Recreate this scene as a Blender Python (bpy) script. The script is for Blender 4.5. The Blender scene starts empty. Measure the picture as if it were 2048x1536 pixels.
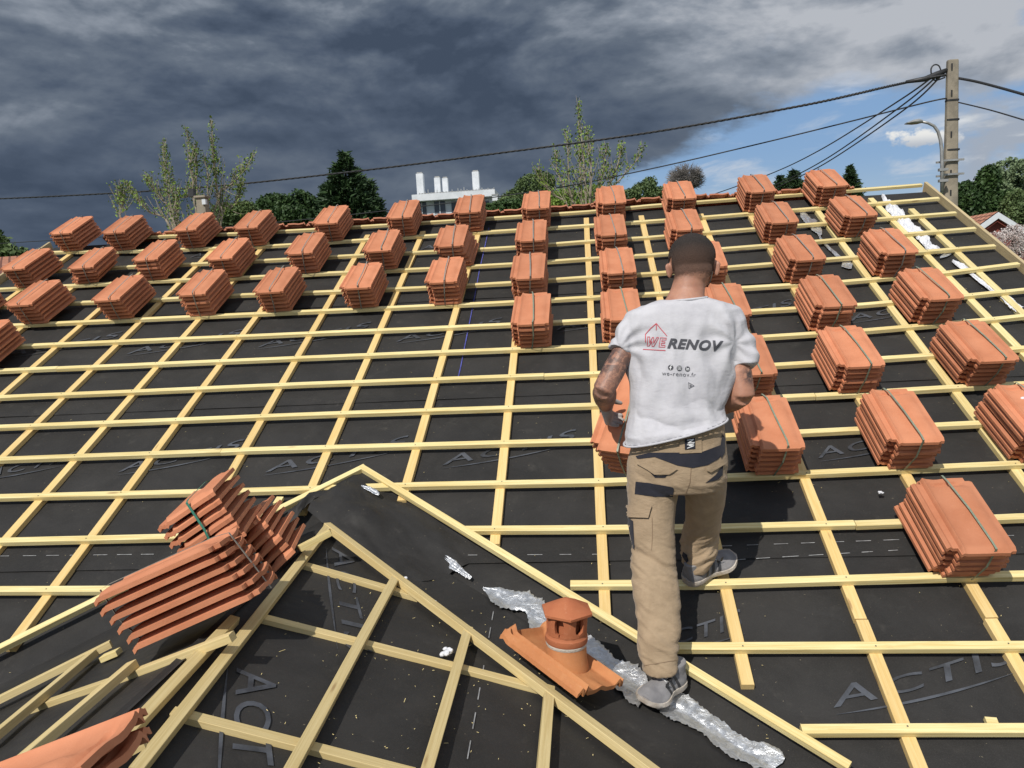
import bpy, bmesh, math, random
from mathutils import Vector, Matrix, noise
from mathutils.bvhtree import BVHTree
rnd = random.Random(7)
V = Vector
scene = bpy.context.scene
COL = scene.collection

# ------------------------------------------------------------------ camera
CAM = V((0, 0, 5.5)); FPX = 1540.0            # focal length in pixels of the 2048 px wide photograph
RW = Matrix(((0.99389243, 0.04164139, 0.10219503),
             (0.0962888, 0.12516449, -0.98745244),
             (-0.05391008, 0.99126174, 0.12039044)))
cd = bpy.data.cameras.new('camera'); co = bpy.data.objects.new('camera', cd); COL.objects.link(co)
cd.sensor_width = 36; cd.lens = FPX / 2048 * 36; cd.clip_end = 2000; cd.clip_start = 0.05
co.matrix_world = Matrix.Translation(CAM) @ RW.to_4x4()
scene.camera = co

# ------------------------------------------------------------------ light
SUN_DIR = V((0.28, 0.63, -0.72)).normalized()      # the way the light travels
ld = bpy.data.lights.new('sun', 'SUN'); lo = bpy.data.objects.new('sun', ld); COL.objects.link(lo)
ld.energy = 3.9; ld.angle = math.radians(0.5); ld.color = (1.0, 0.95, 0.87)
lo.rotation_euler = SUN_DIR.to_track_quat('-Z', 'Y').to_euler()
scene.view_settings.view_transform = 'Standard'; scene.view_settings.look = 'None'
scene.view_settings.exposure = 0.0; scene.view_settings.gamma = 1

# ------------------------------------------------------------------ node helpers
class NT:
    def __init__(s, tree): s.t = tree; s.n = tree.nodes; s.l = tree.links
    def node(s, typ, **kw):
        nd = s.n.new(typ)
        for k, v in kw.items(): setattr(nd, k, v)
        return nd
    def put(s, sock, val):
        if isinstance(val, bpy.types.NodeSocket): s.l.new(val, sock)
        elif val is not None: sock.default_value = val
    def m(s, op, a, b=None, c=None, clamp=False):
        nd = s.node('ShaderNodeMath', operation=op, use_clamp=clamp)
        s.put(nd.inputs[0], a); s.put(nd.inputs[1], b); s.put(nd.inputs[2], c)
        return nd.outputs[0]
    def smooth(s, x, a, b):
        nd = s.node('ShaderNodeMapRange', interpolation_type='SMOOTHSTEP')
        s.put(nd.inputs[0], x); nd.inputs[1].default_value = a; nd.inputs[2].default_value = b
        return nd.outputs[0]
    def mix(s, f, a, b, blend='MIX'):
        nd = s.node('ShaderNodeMix', data_type='RGBA', blend_type=blend)
        s.put(nd.inputs[0], f); s.put(nd.inputs[6], a); s.put(nd.inputs[7], b)
        return nd.outputs[2]
    def noise(s, vec, scale, detail=4, rough=.55, dist=0):
        nd = s.node('ShaderNodeTexNoise')
        s.put(nd.inputs['Vector'], vec)
        nd.inputs['Scale'].default_value = scale; nd.inputs['Detail'].default_value = detail
        nd.inputs['Roughness'].default_value = rough; nd.inputs['Distortion'].default_value = dist
        return nd.outputs[0]
    def mapping(s, vec, scale=(1, 1, 1), loc=(0, 0, 0)):
        nd = s.node('ShaderNodeMapping'); s.put(nd.inputs[0], vec)
        nd.inputs['Scale'].default_value = scale; nd.inputs['Location'].default_value = loc
        return nd.outputs[0]
    def ramp(s, f, stops):
        nd = s.node('ShaderNodeValToRGB'); s.put(nd.inputs[0], f)
        e = nd.color_ramp.elements
        while len(e) < len(stops): e.new(0.5)
        for i, (p, c) in enumerate(stops): e[i].position = p; e[i].color = (*c, 1)
        return nd.outputs[0]
def c4(c): return (c[0], c[1], c[2], 1)

# ------------------------------------------------------------------ world
w = bpy.data.worlds.new('World'); scene.world = w; w.use_nodes = True
N = NT(w.node_tree); w.node_tree.nodes.clear()
geo = N.node('ShaderNodeTexCoord').outputs['Generated']
sx = N.node('ShaderNodeSeparateXYZ'); N.l.new(geo, sx.inputs[0])
X, Y, Z = sx.outputs
yc = N.m('MAXIMUM', Y, 0.12)
S_ = N.m('DIVIDE', X, yc); T_ = N.m('DIVIDE', Z, yc)
zz = N.m('ADD', N.m('MAXIMUM', Z, -0.02), 0.13)
cp = N.node('ShaderNodeCombineXYZ')
N.put(cp.inputs[0], N.m('DIVIDE', X, zz)); N.put(cp.inputs[1], N.m('DIVIDE', Y, zz)); cp.inputs[2].default_value = 3.3
P = cp.outputs[0]
n1 = N.noise(N.mapping(P, (1, .75, 1), (1.3, .4, 0)), 0.75, 9, .56, .35)
n2 = N.noise(N.mapping(P, (1, .9, 1), (5.3, 2.4, 0)), 2.4, 8, .6, .3)
n3 = N.noise(N.mapping(geo, (1, 1, 2.2), (.3, .7, .1)), 4.5, 8, .58, .2)
n5 = N.noise(N.mapping(geo, (1, 1, 1.9), (.9, .2, .5)), 2.7, 9, .54, .25)
n5b = N.noise(N.mapping(geo, (1, 1, 1.9), (.9, .2, .54)), 2.7, 9, .54, .25)
n6 = N.noise(N.mapping(geo, (1, 1, 2.4), (.2, .8, .1)), 7.5, 7, .55, .2)
n6b = N.noise(N.mapping(geo, (1, 1, 2.4), (.2, .8, .12)), 7.5, 7, .55, .2)
relief = N.m('ADD', N.m('MULTIPLY', N.m('SUBTRACT', n5, n5b), 2.9), N.m('MULTIPLY', N.m('SUBTRACT', n6, n6b), .9))
sky = N.node('ShaderNodeTexSky', sky_type='NISHITA', sun_disc=False)
sky.sun_elevation = math.asin(-SUN_DIR.z); sky.sun_rotation = math.atan2(-SUN_DIR.x, -SUN_DIR.y) % (2 * math.pi)
sky.altitude = 50; sky.air_density = 1.2; sky.dust_density = 1.0; sky.ozone_density = 2.5
# brightness of the cloud deck
b = N.m('MULTIPLY', N.m('SUBTRACT', n1, 0.5), 1.1)
b = N.m('ADD', b, N.m('MULTIPLY', relief, N.m('MULTIPLY_ADD', N.smooth(T_, .12, .34), .75, .25)))
b = N.m('MULTIPLY_ADD', N.m('SUBTRACT', n5, .5), 1.25, b)
b = N.m('MULTIPLY_ADD', N.m('SUBTRACT', n2, 0.5), .35, b)
b = N.m('MULTIPLY_ADD', N.m('SUBTRACT', n6, 0.5), 0.4, b)
b = N.m('MULTIPLY_ADD', N.smooth(T_, .20, .44), .38, b)
b = N.m('MULTIPLY_ADD', N.smooth(S_, -.12, .5), .62, b)
b = N.m('MULTIPLY_ADD', N.m('SUBTRACT', 1, N.smooth(T_, 0.0, .13)), .10, b)
b = N.m('MULTIPLY_ADD', N.smooth(S_, .22, .55), .06, b)
b = N.m('MULTIPLY_ADD', N.m('MULTIPLY', N.m('SUBTRACT', 1, N.smooth(S_, -.35, .05)), N.m('SUBTRACT', 1, N.smooth(T_, .16, .34))), -.08, b)
back = N.m('SUBTRACT', 1, N.smooth(Y, -.4, .3))
b = N.m('MULTIPLY_ADD', back, .3, b)
b = N.m('ADD', b, .22, clamp=True)
cloud = N.ramp(b, [(0, (.55, .77, 1.18)), (.2, (.82, 1.09, 1.58)), (.45, (1.35, 1.66, 2.15)), (.72, (2.6, 2.95, 3.5)), (1, (4.7, 4.95, 5.4))])
# break in the deck to the right
tb = N.m('MINIMUM', N.m('MULTIPLY_ADD', S_, .42, .115), .225)
tb = N.m('MULTIPLY_ADD', N.m('SUBTRACT', n3, .5), .16, tb)
tb = N.m('MULTIPLY_ADD', N.m('SUBTRACT', n2, .5), .05, tb)
gap = N.smooth(N.m('SUBTRACT', tb, T_), -.012, .022)
gap = N.m('MULTIPLY', gap, N.smooth(S_, -.03, .07))
hole = N.m('MULTIPLY', N.smooth(n3, .54, .62), N.m('MULTIPLY', N.smooth(S_, .20, .34), .85))
gap = N.m('MAXIMUM', gap, hole)
gap = N.m('MAXIMUM', gap, N.m('MULTIPLY', back, N.smooth(n1, .42, .52)))
n4 = N.noise(N.mapping(geo, (1, 1, 2.0), (2.3, 1.2, .9)), 9, 8, .55, .15)
cum = N.m('MULTIPLY', N.smooth(n4, .36, .50), N.smooth(S_, .41, .48))
# one small puff left of the pole
dx = N.m('DIVIDE', N.m('SUBTRACT', S_, .405), .040); dz = N.m('DIVIDE', N.m('SUBTRACT', T_, .158), .014)
r2 = N.m('ADD', N.m('MULTIPLY', dx, dx), N.m('MULTIPLY', dz, dz))
puff = N.m('SUBTRACT', 1, N.smooth(N.m('MULTIPLY_ADD', N.m('ADD', N.m('SUBTRACT', n6, .5), N.m('SUBTRACT', N.noise(N.mapping(geo, (1, 1, 1.4)), 34, 5, .6), .5)), 4.2, r2), .55, 1.2))
cumc = N.mix(N.smooth(N.m('ADD', n4, N.m('MULTIPLY', N.m('SUBTRACT', n2, .5), .6)), .5, .72), (3.6, 4.1, 4.9, 1), (8.2, 8.3, 8.2, 1))
haze = N.mix(N.m('SUBTRACT', 1, N.smooth(T_, .0, .16)), (2.0, 3.5, 6.1, 1), (4.6, 5.5, 6.3, 1))
blue = N.mix(0.75, sky.outputs[0], haze)
wisp = N.smooth(n2, .50, .72)
blue = N.mix(N.m('MULTIPLY', wisp, .75), blue, (6.0, 6.4, 7.0, 1))
blue = N.mix(cum, blue, cumc)
blue = N.mix(puff, blue, N.mix(N.smooth(dz, -.9, .3), (4.6, 5.0, 5.6, 1), (8.2, 8.2, 8.0, 1)))
skyc = N.mix(gap, cloud, blue)
bg = N.node('ShaderNodeBackground'); N.put(bg.inputs[0], skyc); bg.inputs[1].default_value = 0.1
out = N.node('ShaderNodeOutputWorld'); N.l.new(bg.outputs[0], out.inputs[0])

# ------------------------------------------------------------------ materials
def mat(name, rough=.7, metal=0, spec=.5):
    m = bpy.data.materials.new(name); m.use_nodes = True
    nt = NT(m.node_tree); bs = m.node_tree.nodes['Principled BSDF']
    bs.inputs['Roughness'].default_value = rough; bs.inputs['Metallic'].default_value = metal
    bs.inputs['Specular IOR Level'].default_value = spec
    return m, nt, bs
def bump(nt, bs, h, strength=.3, dist=.01):
    nd = nt.node('ShaderNodeBump'); nd.inputs['Strength'].default_value = strength; nd.inputs['Distance'].default_value = dist
    nt.put(nd.inputs['Height'], h); nt.l.new(nd.outputs[0], bs.inputs['Normal'])
def simple(name, c1, c2=None, scale=8, rough=.7, bmp=0, metal=0, spec=.5, bscale=None, rand=0):
    m, nt, bs = mat(name, rough, metal, spec)
    tc = nt.node('ShaderNodeTexCoord').outputs['Object']
    n = nt.noise(tc, scale, 6, .6)
    col = nt.mix(nt.smooth(n, .3, .7), c4(c1), c4(c2 or [x * .8 for x in c1]))
    if rand:
        oi = nt.node('ShaderNodeObjectInfo').outputs['Random']
        f = nt.m('MULTIPLY_ADD', oi, rand, 1 - rand / 2)
        h = nt.node('ShaderNodeHueSaturation'); nt.put(h.inputs['Value'], f); nt.put(h.inputs['Color'], col); col = h.outputs[0]
    nt.put(bs.inputs['Base Color'], col)
    if bmp: bump(nt, bs, nt.noise(tc, bscale or scale * 4, 5, .6), bmp)
    return m
def wood(name, ca, cb, knot=(.30, .17, .07)):
    m, nt, bs = mat(name, .62, 0, .35)
    uv = nt.node('ShaderNodeTexCoord').outputs['UV']
    oi = nt.node('ShaderNodeObjectInfo').outputs['Random']
    off = nt.node('ShaderNodeCombineXYZ'); nt.put(off.inputs[0], nt.m('MULTIPLY', oi, 37)); nt.put(off.inputs[1], nt.m('MULTIPLY', oi, 11))
    va = nt.node('ShaderNodeVectorMath', operation='ADD'); nt.put(va.inputs[0], uv); nt.put(va.inputs[1], off.outputs[0]); uv = va.outputs[0]
    g = nt.noise(nt.mapping(uv, (2.2, 75, 1)), 1, 5, .65, 1.2)
    l = nt.noise(nt.mapping(uv, (1.1, 6, 1)), 1, 4, .6)
    f = nt.m('ADD', nt.m('MULTIPLY', nt.smooth(g, .36, .64), .75), nt.m('MULTIPLY', nt.smooth(l, .3, .7), .45))
    col = nt.mix(f, c4(ca), c4(cb))
    vo = nt.node('ShaderNodeTexVoronoi'); nt.put(vo.inputs['Vector'], nt.mapping(uv, (2.6, 15, 1))); vo.inputs['Scale'].default_value = 1
    kn = nt.m('SUBTRACT', 1, nt.smooth(vo.outputs['Distance'], .05, .13))
    sep = nt.node('ShaderNodeSeparateColor'); nt.l.new(vo.outputs['Color'], sep.inputs[0])
    kn = nt.m('MULTIPLY', kn, nt.m('GREATER_THAN', sep.outputs[0], .60))
    col = nt.mix(nt.m('MULTIPLY', kn, .8), col, c4(knot))
    dirt = nt.noise(nt.mapping(uv, (9, 22, 1)), 1, 5, .7)
    col = nt.mix(nt.m('MULTIPLY', nt.smooth(dirt, .60, .78), .35), col, (.33, .26, .14, 1))
    h = nt.node('ShaderNodeHueSaturation'); nt.put(h.inputs['Value'], nt.m('MULTIPLY_ADD', oi, .14, .93)); nt.put(h.inputs['Color'], col)
    nt.put(bs.inputs['Base Color'], h.outputs[0]); bump(nt, bs, g, .35, .002)
    return m
M = {}
M['batten'] = wood('batten_pine', (.83, .72, .38), (.66, .51, .21))
M['counter'] = wood('counter_batten_pine', (.78, .58, .27), (.68, .47, .18))
M['wing_wood'] = wood('shaded_pine', (.66, .53, .27), (.55, .42, .19))  # pine colour darkened to paint in the shade of a slope facing away
M['grey_wood'] = wood('weathered_pine', (.55, .44, .24), (.42, .33, .19))

def tile_mat(name, ca, cb, rand=.24):
    m, nt, bs = mat(name, .78, 0, .25)
    tc = nt.node('ShaderNodeTexCoord').outputs['Object']
    oi = nt.node('ShaderNodeObjectInfo').outputs['Random']
    off = nt.node('ShaderNodeVectorMath', operation='ADD'); nt.put(off.inputs[0], tc)
    cx = nt.node('ShaderNodeCombineXYZ'); nt.put(cx.inputs[0], nt.m('MULTIPLY', oi, 20)); nt.put(off.inputs[1], cx.outputs[0])
    n = nt.noise(off.outputs[0], 7, 6, .6, .3); n2 = nt.noise(off.outputs[0], 70, 4, .7)
    col = nt.mix(nt.smooth(n, .3, .72), c4(ca), c4(cb))
    col = nt.mix(nt.m('MULTIPLY', nt.smooth(n2, .56, .75), .30), col, (.62, .31, .19, 1))
    col = nt.mix(nt.m('MULTIPLY', nt.smooth(nt.noise(off.outputs[0], 22, 5, .7), .62, .8), .3), col, (.30, .12, .07, 1))
    h = nt.node('ShaderNodeHueSaturation'); nt.put(h.inputs['Value'], nt.m('MULTIPLY_ADD', oi, rand, 1 - rand / 2)); nt.put(h.inputs['Color'], col)
    nt.put(bs.inputs['Base Color'], h.outputs[0]); bump(nt, bs, n2, .35, .003)
    return m
M['tile'] = tile_mat('terracotta', (.575, .235, .125), (.50, .19, .096))
M['tile_dark'] = tile_mat('terracotta_brown', (.46, .19, .11), (.36, .14, .085))
M['vent'] = tile_mat('terracotta_orange', (.56, .245, .10), (.47, .18, .07))
M['vent_cap'] = tile_mat('terracotta_cap', (.42, .145, .065), (.36, .11, .05))
M['mortar'] = simple('mortar', (.55, .5, .43), (.42, .37, .3), 40, .9, .4)

def felt():
    m, nt, bs = mat('roofing_membrane', .62, 0, .22)
    tc = nt.node('ShaderNodeTexCoord').outputs['Object']
    a = nt.noise(tc, 2.2, 7, .65, .4); f = nt.noise(tc, 260, 3, .6)
    d = nt.noise(tc, 9, 7, .7, .25)
    col = nt.mix(nt.smooth(a, .3, .7), (.022, .021, .020, 1), (.036, .034, .032, 1))
    col = nt.mix(nt.m('MULTIPLY', nt.smooth(d, .55, .80), .45), col, (.085, .078, .068, 1))
    col = nt.mix(nt.m('MULTIPLY', nt.smooth(f, .45, .75), .35), col, (.06, .058, .056, 1))
    sp = nt.noise(tc, 95, 2, .5)
    col = nt.mix(nt.m('MULTIPLY', nt.smooth(sp, .74, .78), .55), col, (.32, .27, .18, 1))
    nt.put(bs.inputs['Base Color'], col)
    nt.put(bs.inputs['Roughness'], nt.m('MULTIPLY_ADD', d, .35, .44))
    w1 = nt.m('ABSOLUTE', nt.m('SUBTRACT', nt.noise(nt.mapping(tc, (1, 1.5, 1.2)), 2.6, 4, .5, .5), .5))
    h = nt.m('ADD', nt.m('MULTIPLY', w1, .9), nt.m('MULTIPLY', f, .03))
    bump(nt, bs, h, .5, .03)
    return m
M['felt'] = felt()
M['ink'] = simple('grey_print', (.085, .092, .108), (.028, .030, .035), 9, .6)
M['chalk_blue'] = simple('blue_chalk', (.10, .11, .42), (.05, .05, .2), 30, .9)
def foil():
    m, nt, bs = mat('aluminium_foil', .28, .85, .5)
    tc = nt.node('ShaderNodeTexCoord').outputs['Object']
    n = nt.noise(tc, 28, 6, .7, 1.0)
    nt.put(bs.inputs['Base Color'], nt.mix(nt.smooth(n, .4, .65), (.62, .63, .64, 1), (.82, .83, .84, 1)))
    nt.put(bs.inputs['Roughness'], nt.m('MULTIPLY_ADD', n, .5, .12)); bump(nt, bs, n, .45, .015)
    return m
M['foil'] = foil()
M['wadding'] = simple('white_wadding', (.80, .80, .82), (.62, .63, .66), 30, .8, .6)
M['strap'] = simple('green_strap', (.25, .29, .21), (.17, .21, .15), 60, .45)
M['strap_grey'] = simple('grey_strap', (.30, .28, .24), (.19, .18, .155), 60, .5)
M['strap_green'] = simple('bright_green_strap', (.045, .22, .15), (.035, .17, .12), 60, .4)
M['concrete'] = simple('pole_concrete', (.33, .285, .215), (.20, .175, .135), 3.5, .9, .5)
M['galv'] = simple('galvanised', (.42, .42, .40), (.30, .30, .29), 12, .5, 0, .5)
M['rubber'] = simple('black_cable', (.018, .018, .02), (.03, .03, .03), 20, .5)
M['white'] = simple('white_render', (.70, .72, .74), (.56, .59, .61), 1.5, .85)
M['glass'] = simple('dark_window', (.03, .04, .05), (.06, .07, .09), .8, .1)
M['bark'] = simple('pale_bark', (.36, .31, .24), (.24, .20, .15), 6, .9)
M['bark_dark'] = simple('dark_bark', (.10, .075, .055), (.06, .045, .035), 6, .9)
M['grass'] = simple('grass', (.06, .09, .03), (.09, .11, .04), .5, .95)
M['brick'] = simple('red_gable', (.26, .07, .05), (.20, .05, .04), 3, .85)
M['wall'] = simple('house_render', (.55, .48, .38), (.5, .43, .34), 2, .9)
def leafmat(name, a, b2):
    m, nt, bs = mat(name, .6, 0, .3)
    tc = nt.node('ShaderNodeTexCoord').outputs['Object']
    nt.put(bs.inputs['Base Color'], nt.mix(nt.smooth(nt.noise(tc, 1.7, 3), .35, .65), c4(a), c4(b2)))
    return m
M['leaf_spring'] = leafmat('spring_leaves', (.20, .29, .05), (.13, .21, .035))
M['leaf_pine'] = leafmat('pine_needles', (.045, .085, .028), (.025, .05, .02))
M['leaf_dark'] = leafmat('dark_leaves', (.045, .085, .022), (.025, .055, .015))
M['leaf_olive'] = leafmat('olive_leaves', (.12, .17, .06), (.07, .11, .04))
M['leaf_grey'] = leafmat('twigs', (.20, .18, .165), (.14, .13, .12))
M['leaf_hazed'] = leafmat('hazed_leaves', (.19, .25, .13), (.13, .18, .09))  # olive leaf tone lightened, with the haze put into the colour
M['blossom'] = leafmat('blossom', (.66, .60, .57), (.34, .25, .22))

def rooftile(name):
    m, nt, bs = mat(name, .8, 0, .2)
    tc = nt.node('ShaderNodeTexCoord').outputs['UV']
    br = nt.node('ShaderNodeTexBrick'); nt.put(br.inputs['Vector'], tc); br.inputs['Scale'].default_value = 1
    br.inputs['Color1'].default_value = (.42, .18, .11, 1); br.inputs['Color2'].default_value = (.52, .25, .16, 1); br.inputs['Mortar'].default_value = (.16, .07, .05, 1)
    br.inputs['Mortar Size'].default_value = .03; br.inputs['Brick Width'].default_value = .22; br.inputs['Row Height'].default_value = .3; br.offset = 0
    nt.put(bs.inputs['Base Color'], br.outputs[0]); bump(nt, bs, br.outputs['Fac'], .6, -.03)
    return m
M['roof_far'] = rooftile('far_roof_tiles')

# ------------------------------------------------------------------ object helpers
def tag(o, label=None, cat=None, group=None, kind=None):
    if label: o['label'] = label
    if cat: o['category'] = cat
    if group: o['group'] = group
    if kind: o['kind'] = kind
    return o
def empty(name, loc=(0, 0, 0)):
    o = bpy.data.objects.new(name, None); COL.objects.link(o); o.location = loc; o.empty_display_size = .1
    return o
def wloc(o):
    p = V((0, 0, 0))
    while o is not None: p += o.location; o = o.parent
    return p
class MB:
    def __init__(s): s.v = []; s.f = []; s.uv = []
    def add(s, vs, fs, uvs=None):
        b0 = len(s.v); s.v += [V(x) for x in vs]
        for i, f in enumerate(fs):
            s.f.append([b0 + j for j in f]); s.uv.append(uvs[i] if uvs else None)
    def box(s, o, ax, ay, az, sub=None):
        o, ax, ay, az = V(o), V(ax), V(ay), V(az)
        vs = [o, o + ax, o + ax + ay, o + ay, o + az, o + ax + az, o + ax + ay + az, o + ay + az]
        la, lb, lc = ax.length, ay.length, az.length
        fs = [(0, 3, 2, 1), (4, 5, 6, 7), (0, 1, 5, 4), (1, 2, 6, 5), (2, 3, 7, 6), (3, 0, 4, 7)]
        q = lambda a, b: [(0, 0), (a, 0), (a, b), (0, b)]
        uv = [[(0, 0), (0, lb), (la, lb), (la, 0)], q(la, lb), q(la, lc), q(lb, lc), q(la, lc), q(lb, lc)]
        s.add(vs, fs, uv)
    def tube(s, pts, rad, seg=8, cap=True, flat=None):
        pts = [V(p) for p in pts]
        if not hasattr(rad, '__len__'): rad = [rad] * len(pts)
        rings = []; prev = None
        for i, p in enumerate(pts):
            t = (pts[min(i + 1, len(pts) - 1)] - pts[max(i - 1, 0)]).normalized()
            if prev is None:
                u = t.orthogonal().normalized() if flat is None else (V(flat) - t * V(flat).dot(t)).normalized()
            else: u = (prev - t * prev.dot(t)).normalized()
            prev = u; w_ = t.cross(u); r = rad[i]
            ra, rb = (r if hasattr(r, '__len__') else (r, r))
            rings.append([p + u * math.cos(2 * math.pi * k / seg) * ra + w_ * math.sin(2 * math.pi * k / seg) * rb for k in range(seg)])
        s.loft(rings, cap)
    def loft(s, rings, cap=True):
        n = len(rings[0]); vs = [p for r in rings for p in r]; fs = []
        for i in range(len(rings) - 1):
            for k in range(n):
                k2 = (k + 1) % n; fs.append((i * n + k, i * n + k2, (i + 1) * n + k2, (i + 1) * n + k))
        if cap: fs.append(tuple(reversed(range(n)))); fs.append(tuple((len(rings) - 1) * n + k for k in range(n)))
        s.add(vs, fs)
    def build(s, name, material=None, parent=None, smooth=False, origin=None, sharp=None):
        org = V(origin) if origin is not None else V((0, 0, 0))
        me = bpy.data.meshes.new(name); me.from_pydata([tuple(x - org) for x in s.v], [], s.f)
        if any(u is not None for u in s.uv):
            ul = me.uv_layers.new(name='UVMap')
            for p, u in zip(me.polygons, s.uv):
                if u is not None:
                    for li, q in zip(p.loop_indices, u): ul.data[li].uv = q
        if material: me.materials.append(material)
        if smooth: me.polygons.foreach_set('use_smooth', [True] * len(me.polygons))
        if sharp: me.set_sharp_from_angle(angle=math.radians(sharp))
        me.update(); o = bpy.data.objects.new(name, me); COL.objects.link(o)
        if origin is not None: o.location = org
        if parent is not None:
            o.parent = parent; o.location = org - wloc(parent)
        return o

# ------------------------------------------------------------------ the roof's frames
TH = math.asin(.427668)
RN = V((0, -math.sin(TH), math.cos(TH))); RU = V((0, math.cos(TH), math.sin(TH))); RX = V((1, 0, 0))
RO = CAM - 2.604578 * RN                      # main roof frame: x along the ridge, y up the slope, h off the batten tops
Y0 = 7.1227
def RP(x, y, h=0): return RO + RX * x + RU * y + RN * h
def ray(u, v): return RW @ V((u - 1024, 768 - v, -FPX))
def on_plane(u, v, p, n):
    d = ray(u, v); return CAM + d * ((p - CAM).dot(n) / d.dot(n))
def PM(u, v, h=0): return on_plane(u, v, RO + RN * h, RN)
def rc(p): q = p - RO; return V((q.dot(RX), q.dot(RU), q.dot(RN)))
def AT(u, v, yy):
    d = ray(u, v); return CAM + d * (yy / d.y)
APEX = V((-1.3237, 3.8729, 4.4510)); VR = V((.5505, 2.5834, 3.8409)); VL = V((-2.5770, 2.9008, 3.9911))
WD = V((0, -1, 0))
NR = WD.cross(VR - APEX).normalized(); NR = NR if NR.z > 0 else -NR
NL = WD.cross(VL - APEX).normalized(); NL = NL if NL.z > 0 else -NL
def PR(u, v, h=0): return on_plane(u, v, APEX + NR * h, NR)
def PL(u, v, h=0): return on_plane(u, v, APEX + NL * h, NL)

# ------------------------------------------------------------------ ground
g = MB(); g.add([(-400, -60, 0), (400, -60, 0), (400, 700, 0), (-400, 700, 0)], [(0, 1, 2, 3)])
tag(g.build('ground', M['grass']), kind='structure')

# ------------------------------------------------------------------ the house: walls, membrane, battens
house = empty('house', (0, 5, 0))
tag(house, 'house whose pitched roof is stripped to black membrane and new pine battens', 'house')
HB = -.060                                      # membrane below the batten tops
XL, XRT = -5.55, 3.19; YB, YT = -1.2, 7.28
def sheet(fn, nx, ny, name, parent, amp=.004, seed=0):
    b = MB(); vs = []; fs = []
    for j in range(ny + 1):
        for i in range(nx + 1):
            p, n, e = fn(i / nx, j / ny)
            d = amp * (noise.noise(V((p.x * 2.1 + seed, p.y * 5.0, p.z * 5))) + .6 * noise.noise(V((p.x * 6 + seed, p.y * 11, 3))))
            vs.append(p + n * d * e)
    for j in range(ny):
        for i in range(nx):
            a = j * (nx + 1) + i; fs.append((a, a + 1, a + nx + 2, a + nx + 1))
    b.add(vs, fs); return b.build(name, M['felt'], parent, smooth=True)
seams = [YB, 1.30, 2.62, 4.06, 5.5, YT]
for i in range(len(seams) - 1):
    y0_, y1_ = seams[i], seams[i + 1] + (.10 if i < len(seams) - 2 else 0)
    def f(a, c, y0_=y0_, y1_=y1_, i=i):
        y = y0_ + (y1_ - y0_) * c
        # each higher sheet laps over the one below it
        return RP(XL + (XRT - XL) * a, y, HB + .006 * (1 - c) + .001), RN, 1
    s_ = sheet(f, 200, 34, 'roof_membrane', house, .002, i * 7.3)
# wing slopes, bounded by the valley lines
def wing(Vv, nrm, name, seed, nx=90, ny=90):
    e = nrm.cross(WD); e = e if e.dot(Vv - APEX) > 0 else -e
    vdir = (Vv - APEX)
    def f(a, c):
        st = APEX + vdir * (1.9 * a)
        along = (st - APEX).dot(WD)
        end = 5.6
        return st + WD * ((end - along) * c) - nrm * .060 + nrm * .012, nrm, 1 if a > 0 and c > 0 else 0
    return sheet(f, nx, ny, name, house, .0032, seed)
wing(VR, NR, 'wing_membrane', 31.0)
wing(VL, NL, 'wing_membrane', 57.0)
# back slope with its old tiles, gable wall and walls
RBn = V((0, math.sin(TH), math.cos(TH))); RBd = V((0, math.cos(TH), -math.sin(TH)))
ridge0 = RP(0, YT, HB)
b = MB(); p0 = RP(XL, YT, HB); p1 = RP(XRT, YT, HB)
b.box(p0 - V((0, 0, .06)), p1 - p0, RBd * 6.5, V((0, 0, .02))); b.build('back_slope', M['tile_dark'], house)
b = MB()
zb = RP(0, YB, HB).z; yb = RP(0, YB, HB).y; ye = yb + .4; yf = ridge0.y + (ridge0.y - ye) * 1.0
for xx in (XL + .15, XRT - .35):
    vs = [(xx, ye, 0), (xx, yf, 0), (xx, yf, zb + .1), (xx, ridge0.y, ridge0.z - .12), (xx, ye, zb + .1)]
    vs2 = [(x + .2, y, z) for x, y, z in vs]
    b.add(vs + vs2, [(0, 1, 2, 3, 4), (9, 8, 7, 6, 5), (0, 5, 6, 1), (1, 6, 7, 2), (2, 7, 8, 3), (3, 8, 9, 4), (4, 9, 5, 0)])
b.box((XL + .35, ye, 0), (XRT - XL - .7, 0, 0), (0, .2, 0), (0, 0, zb)); b.box((XL + .35, yf - .2, 0), (XRT - XL - .7, 0, 0), (0, .2, 0), (0, 0, zb))
b.build('wall', M['wall'], house)

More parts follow.
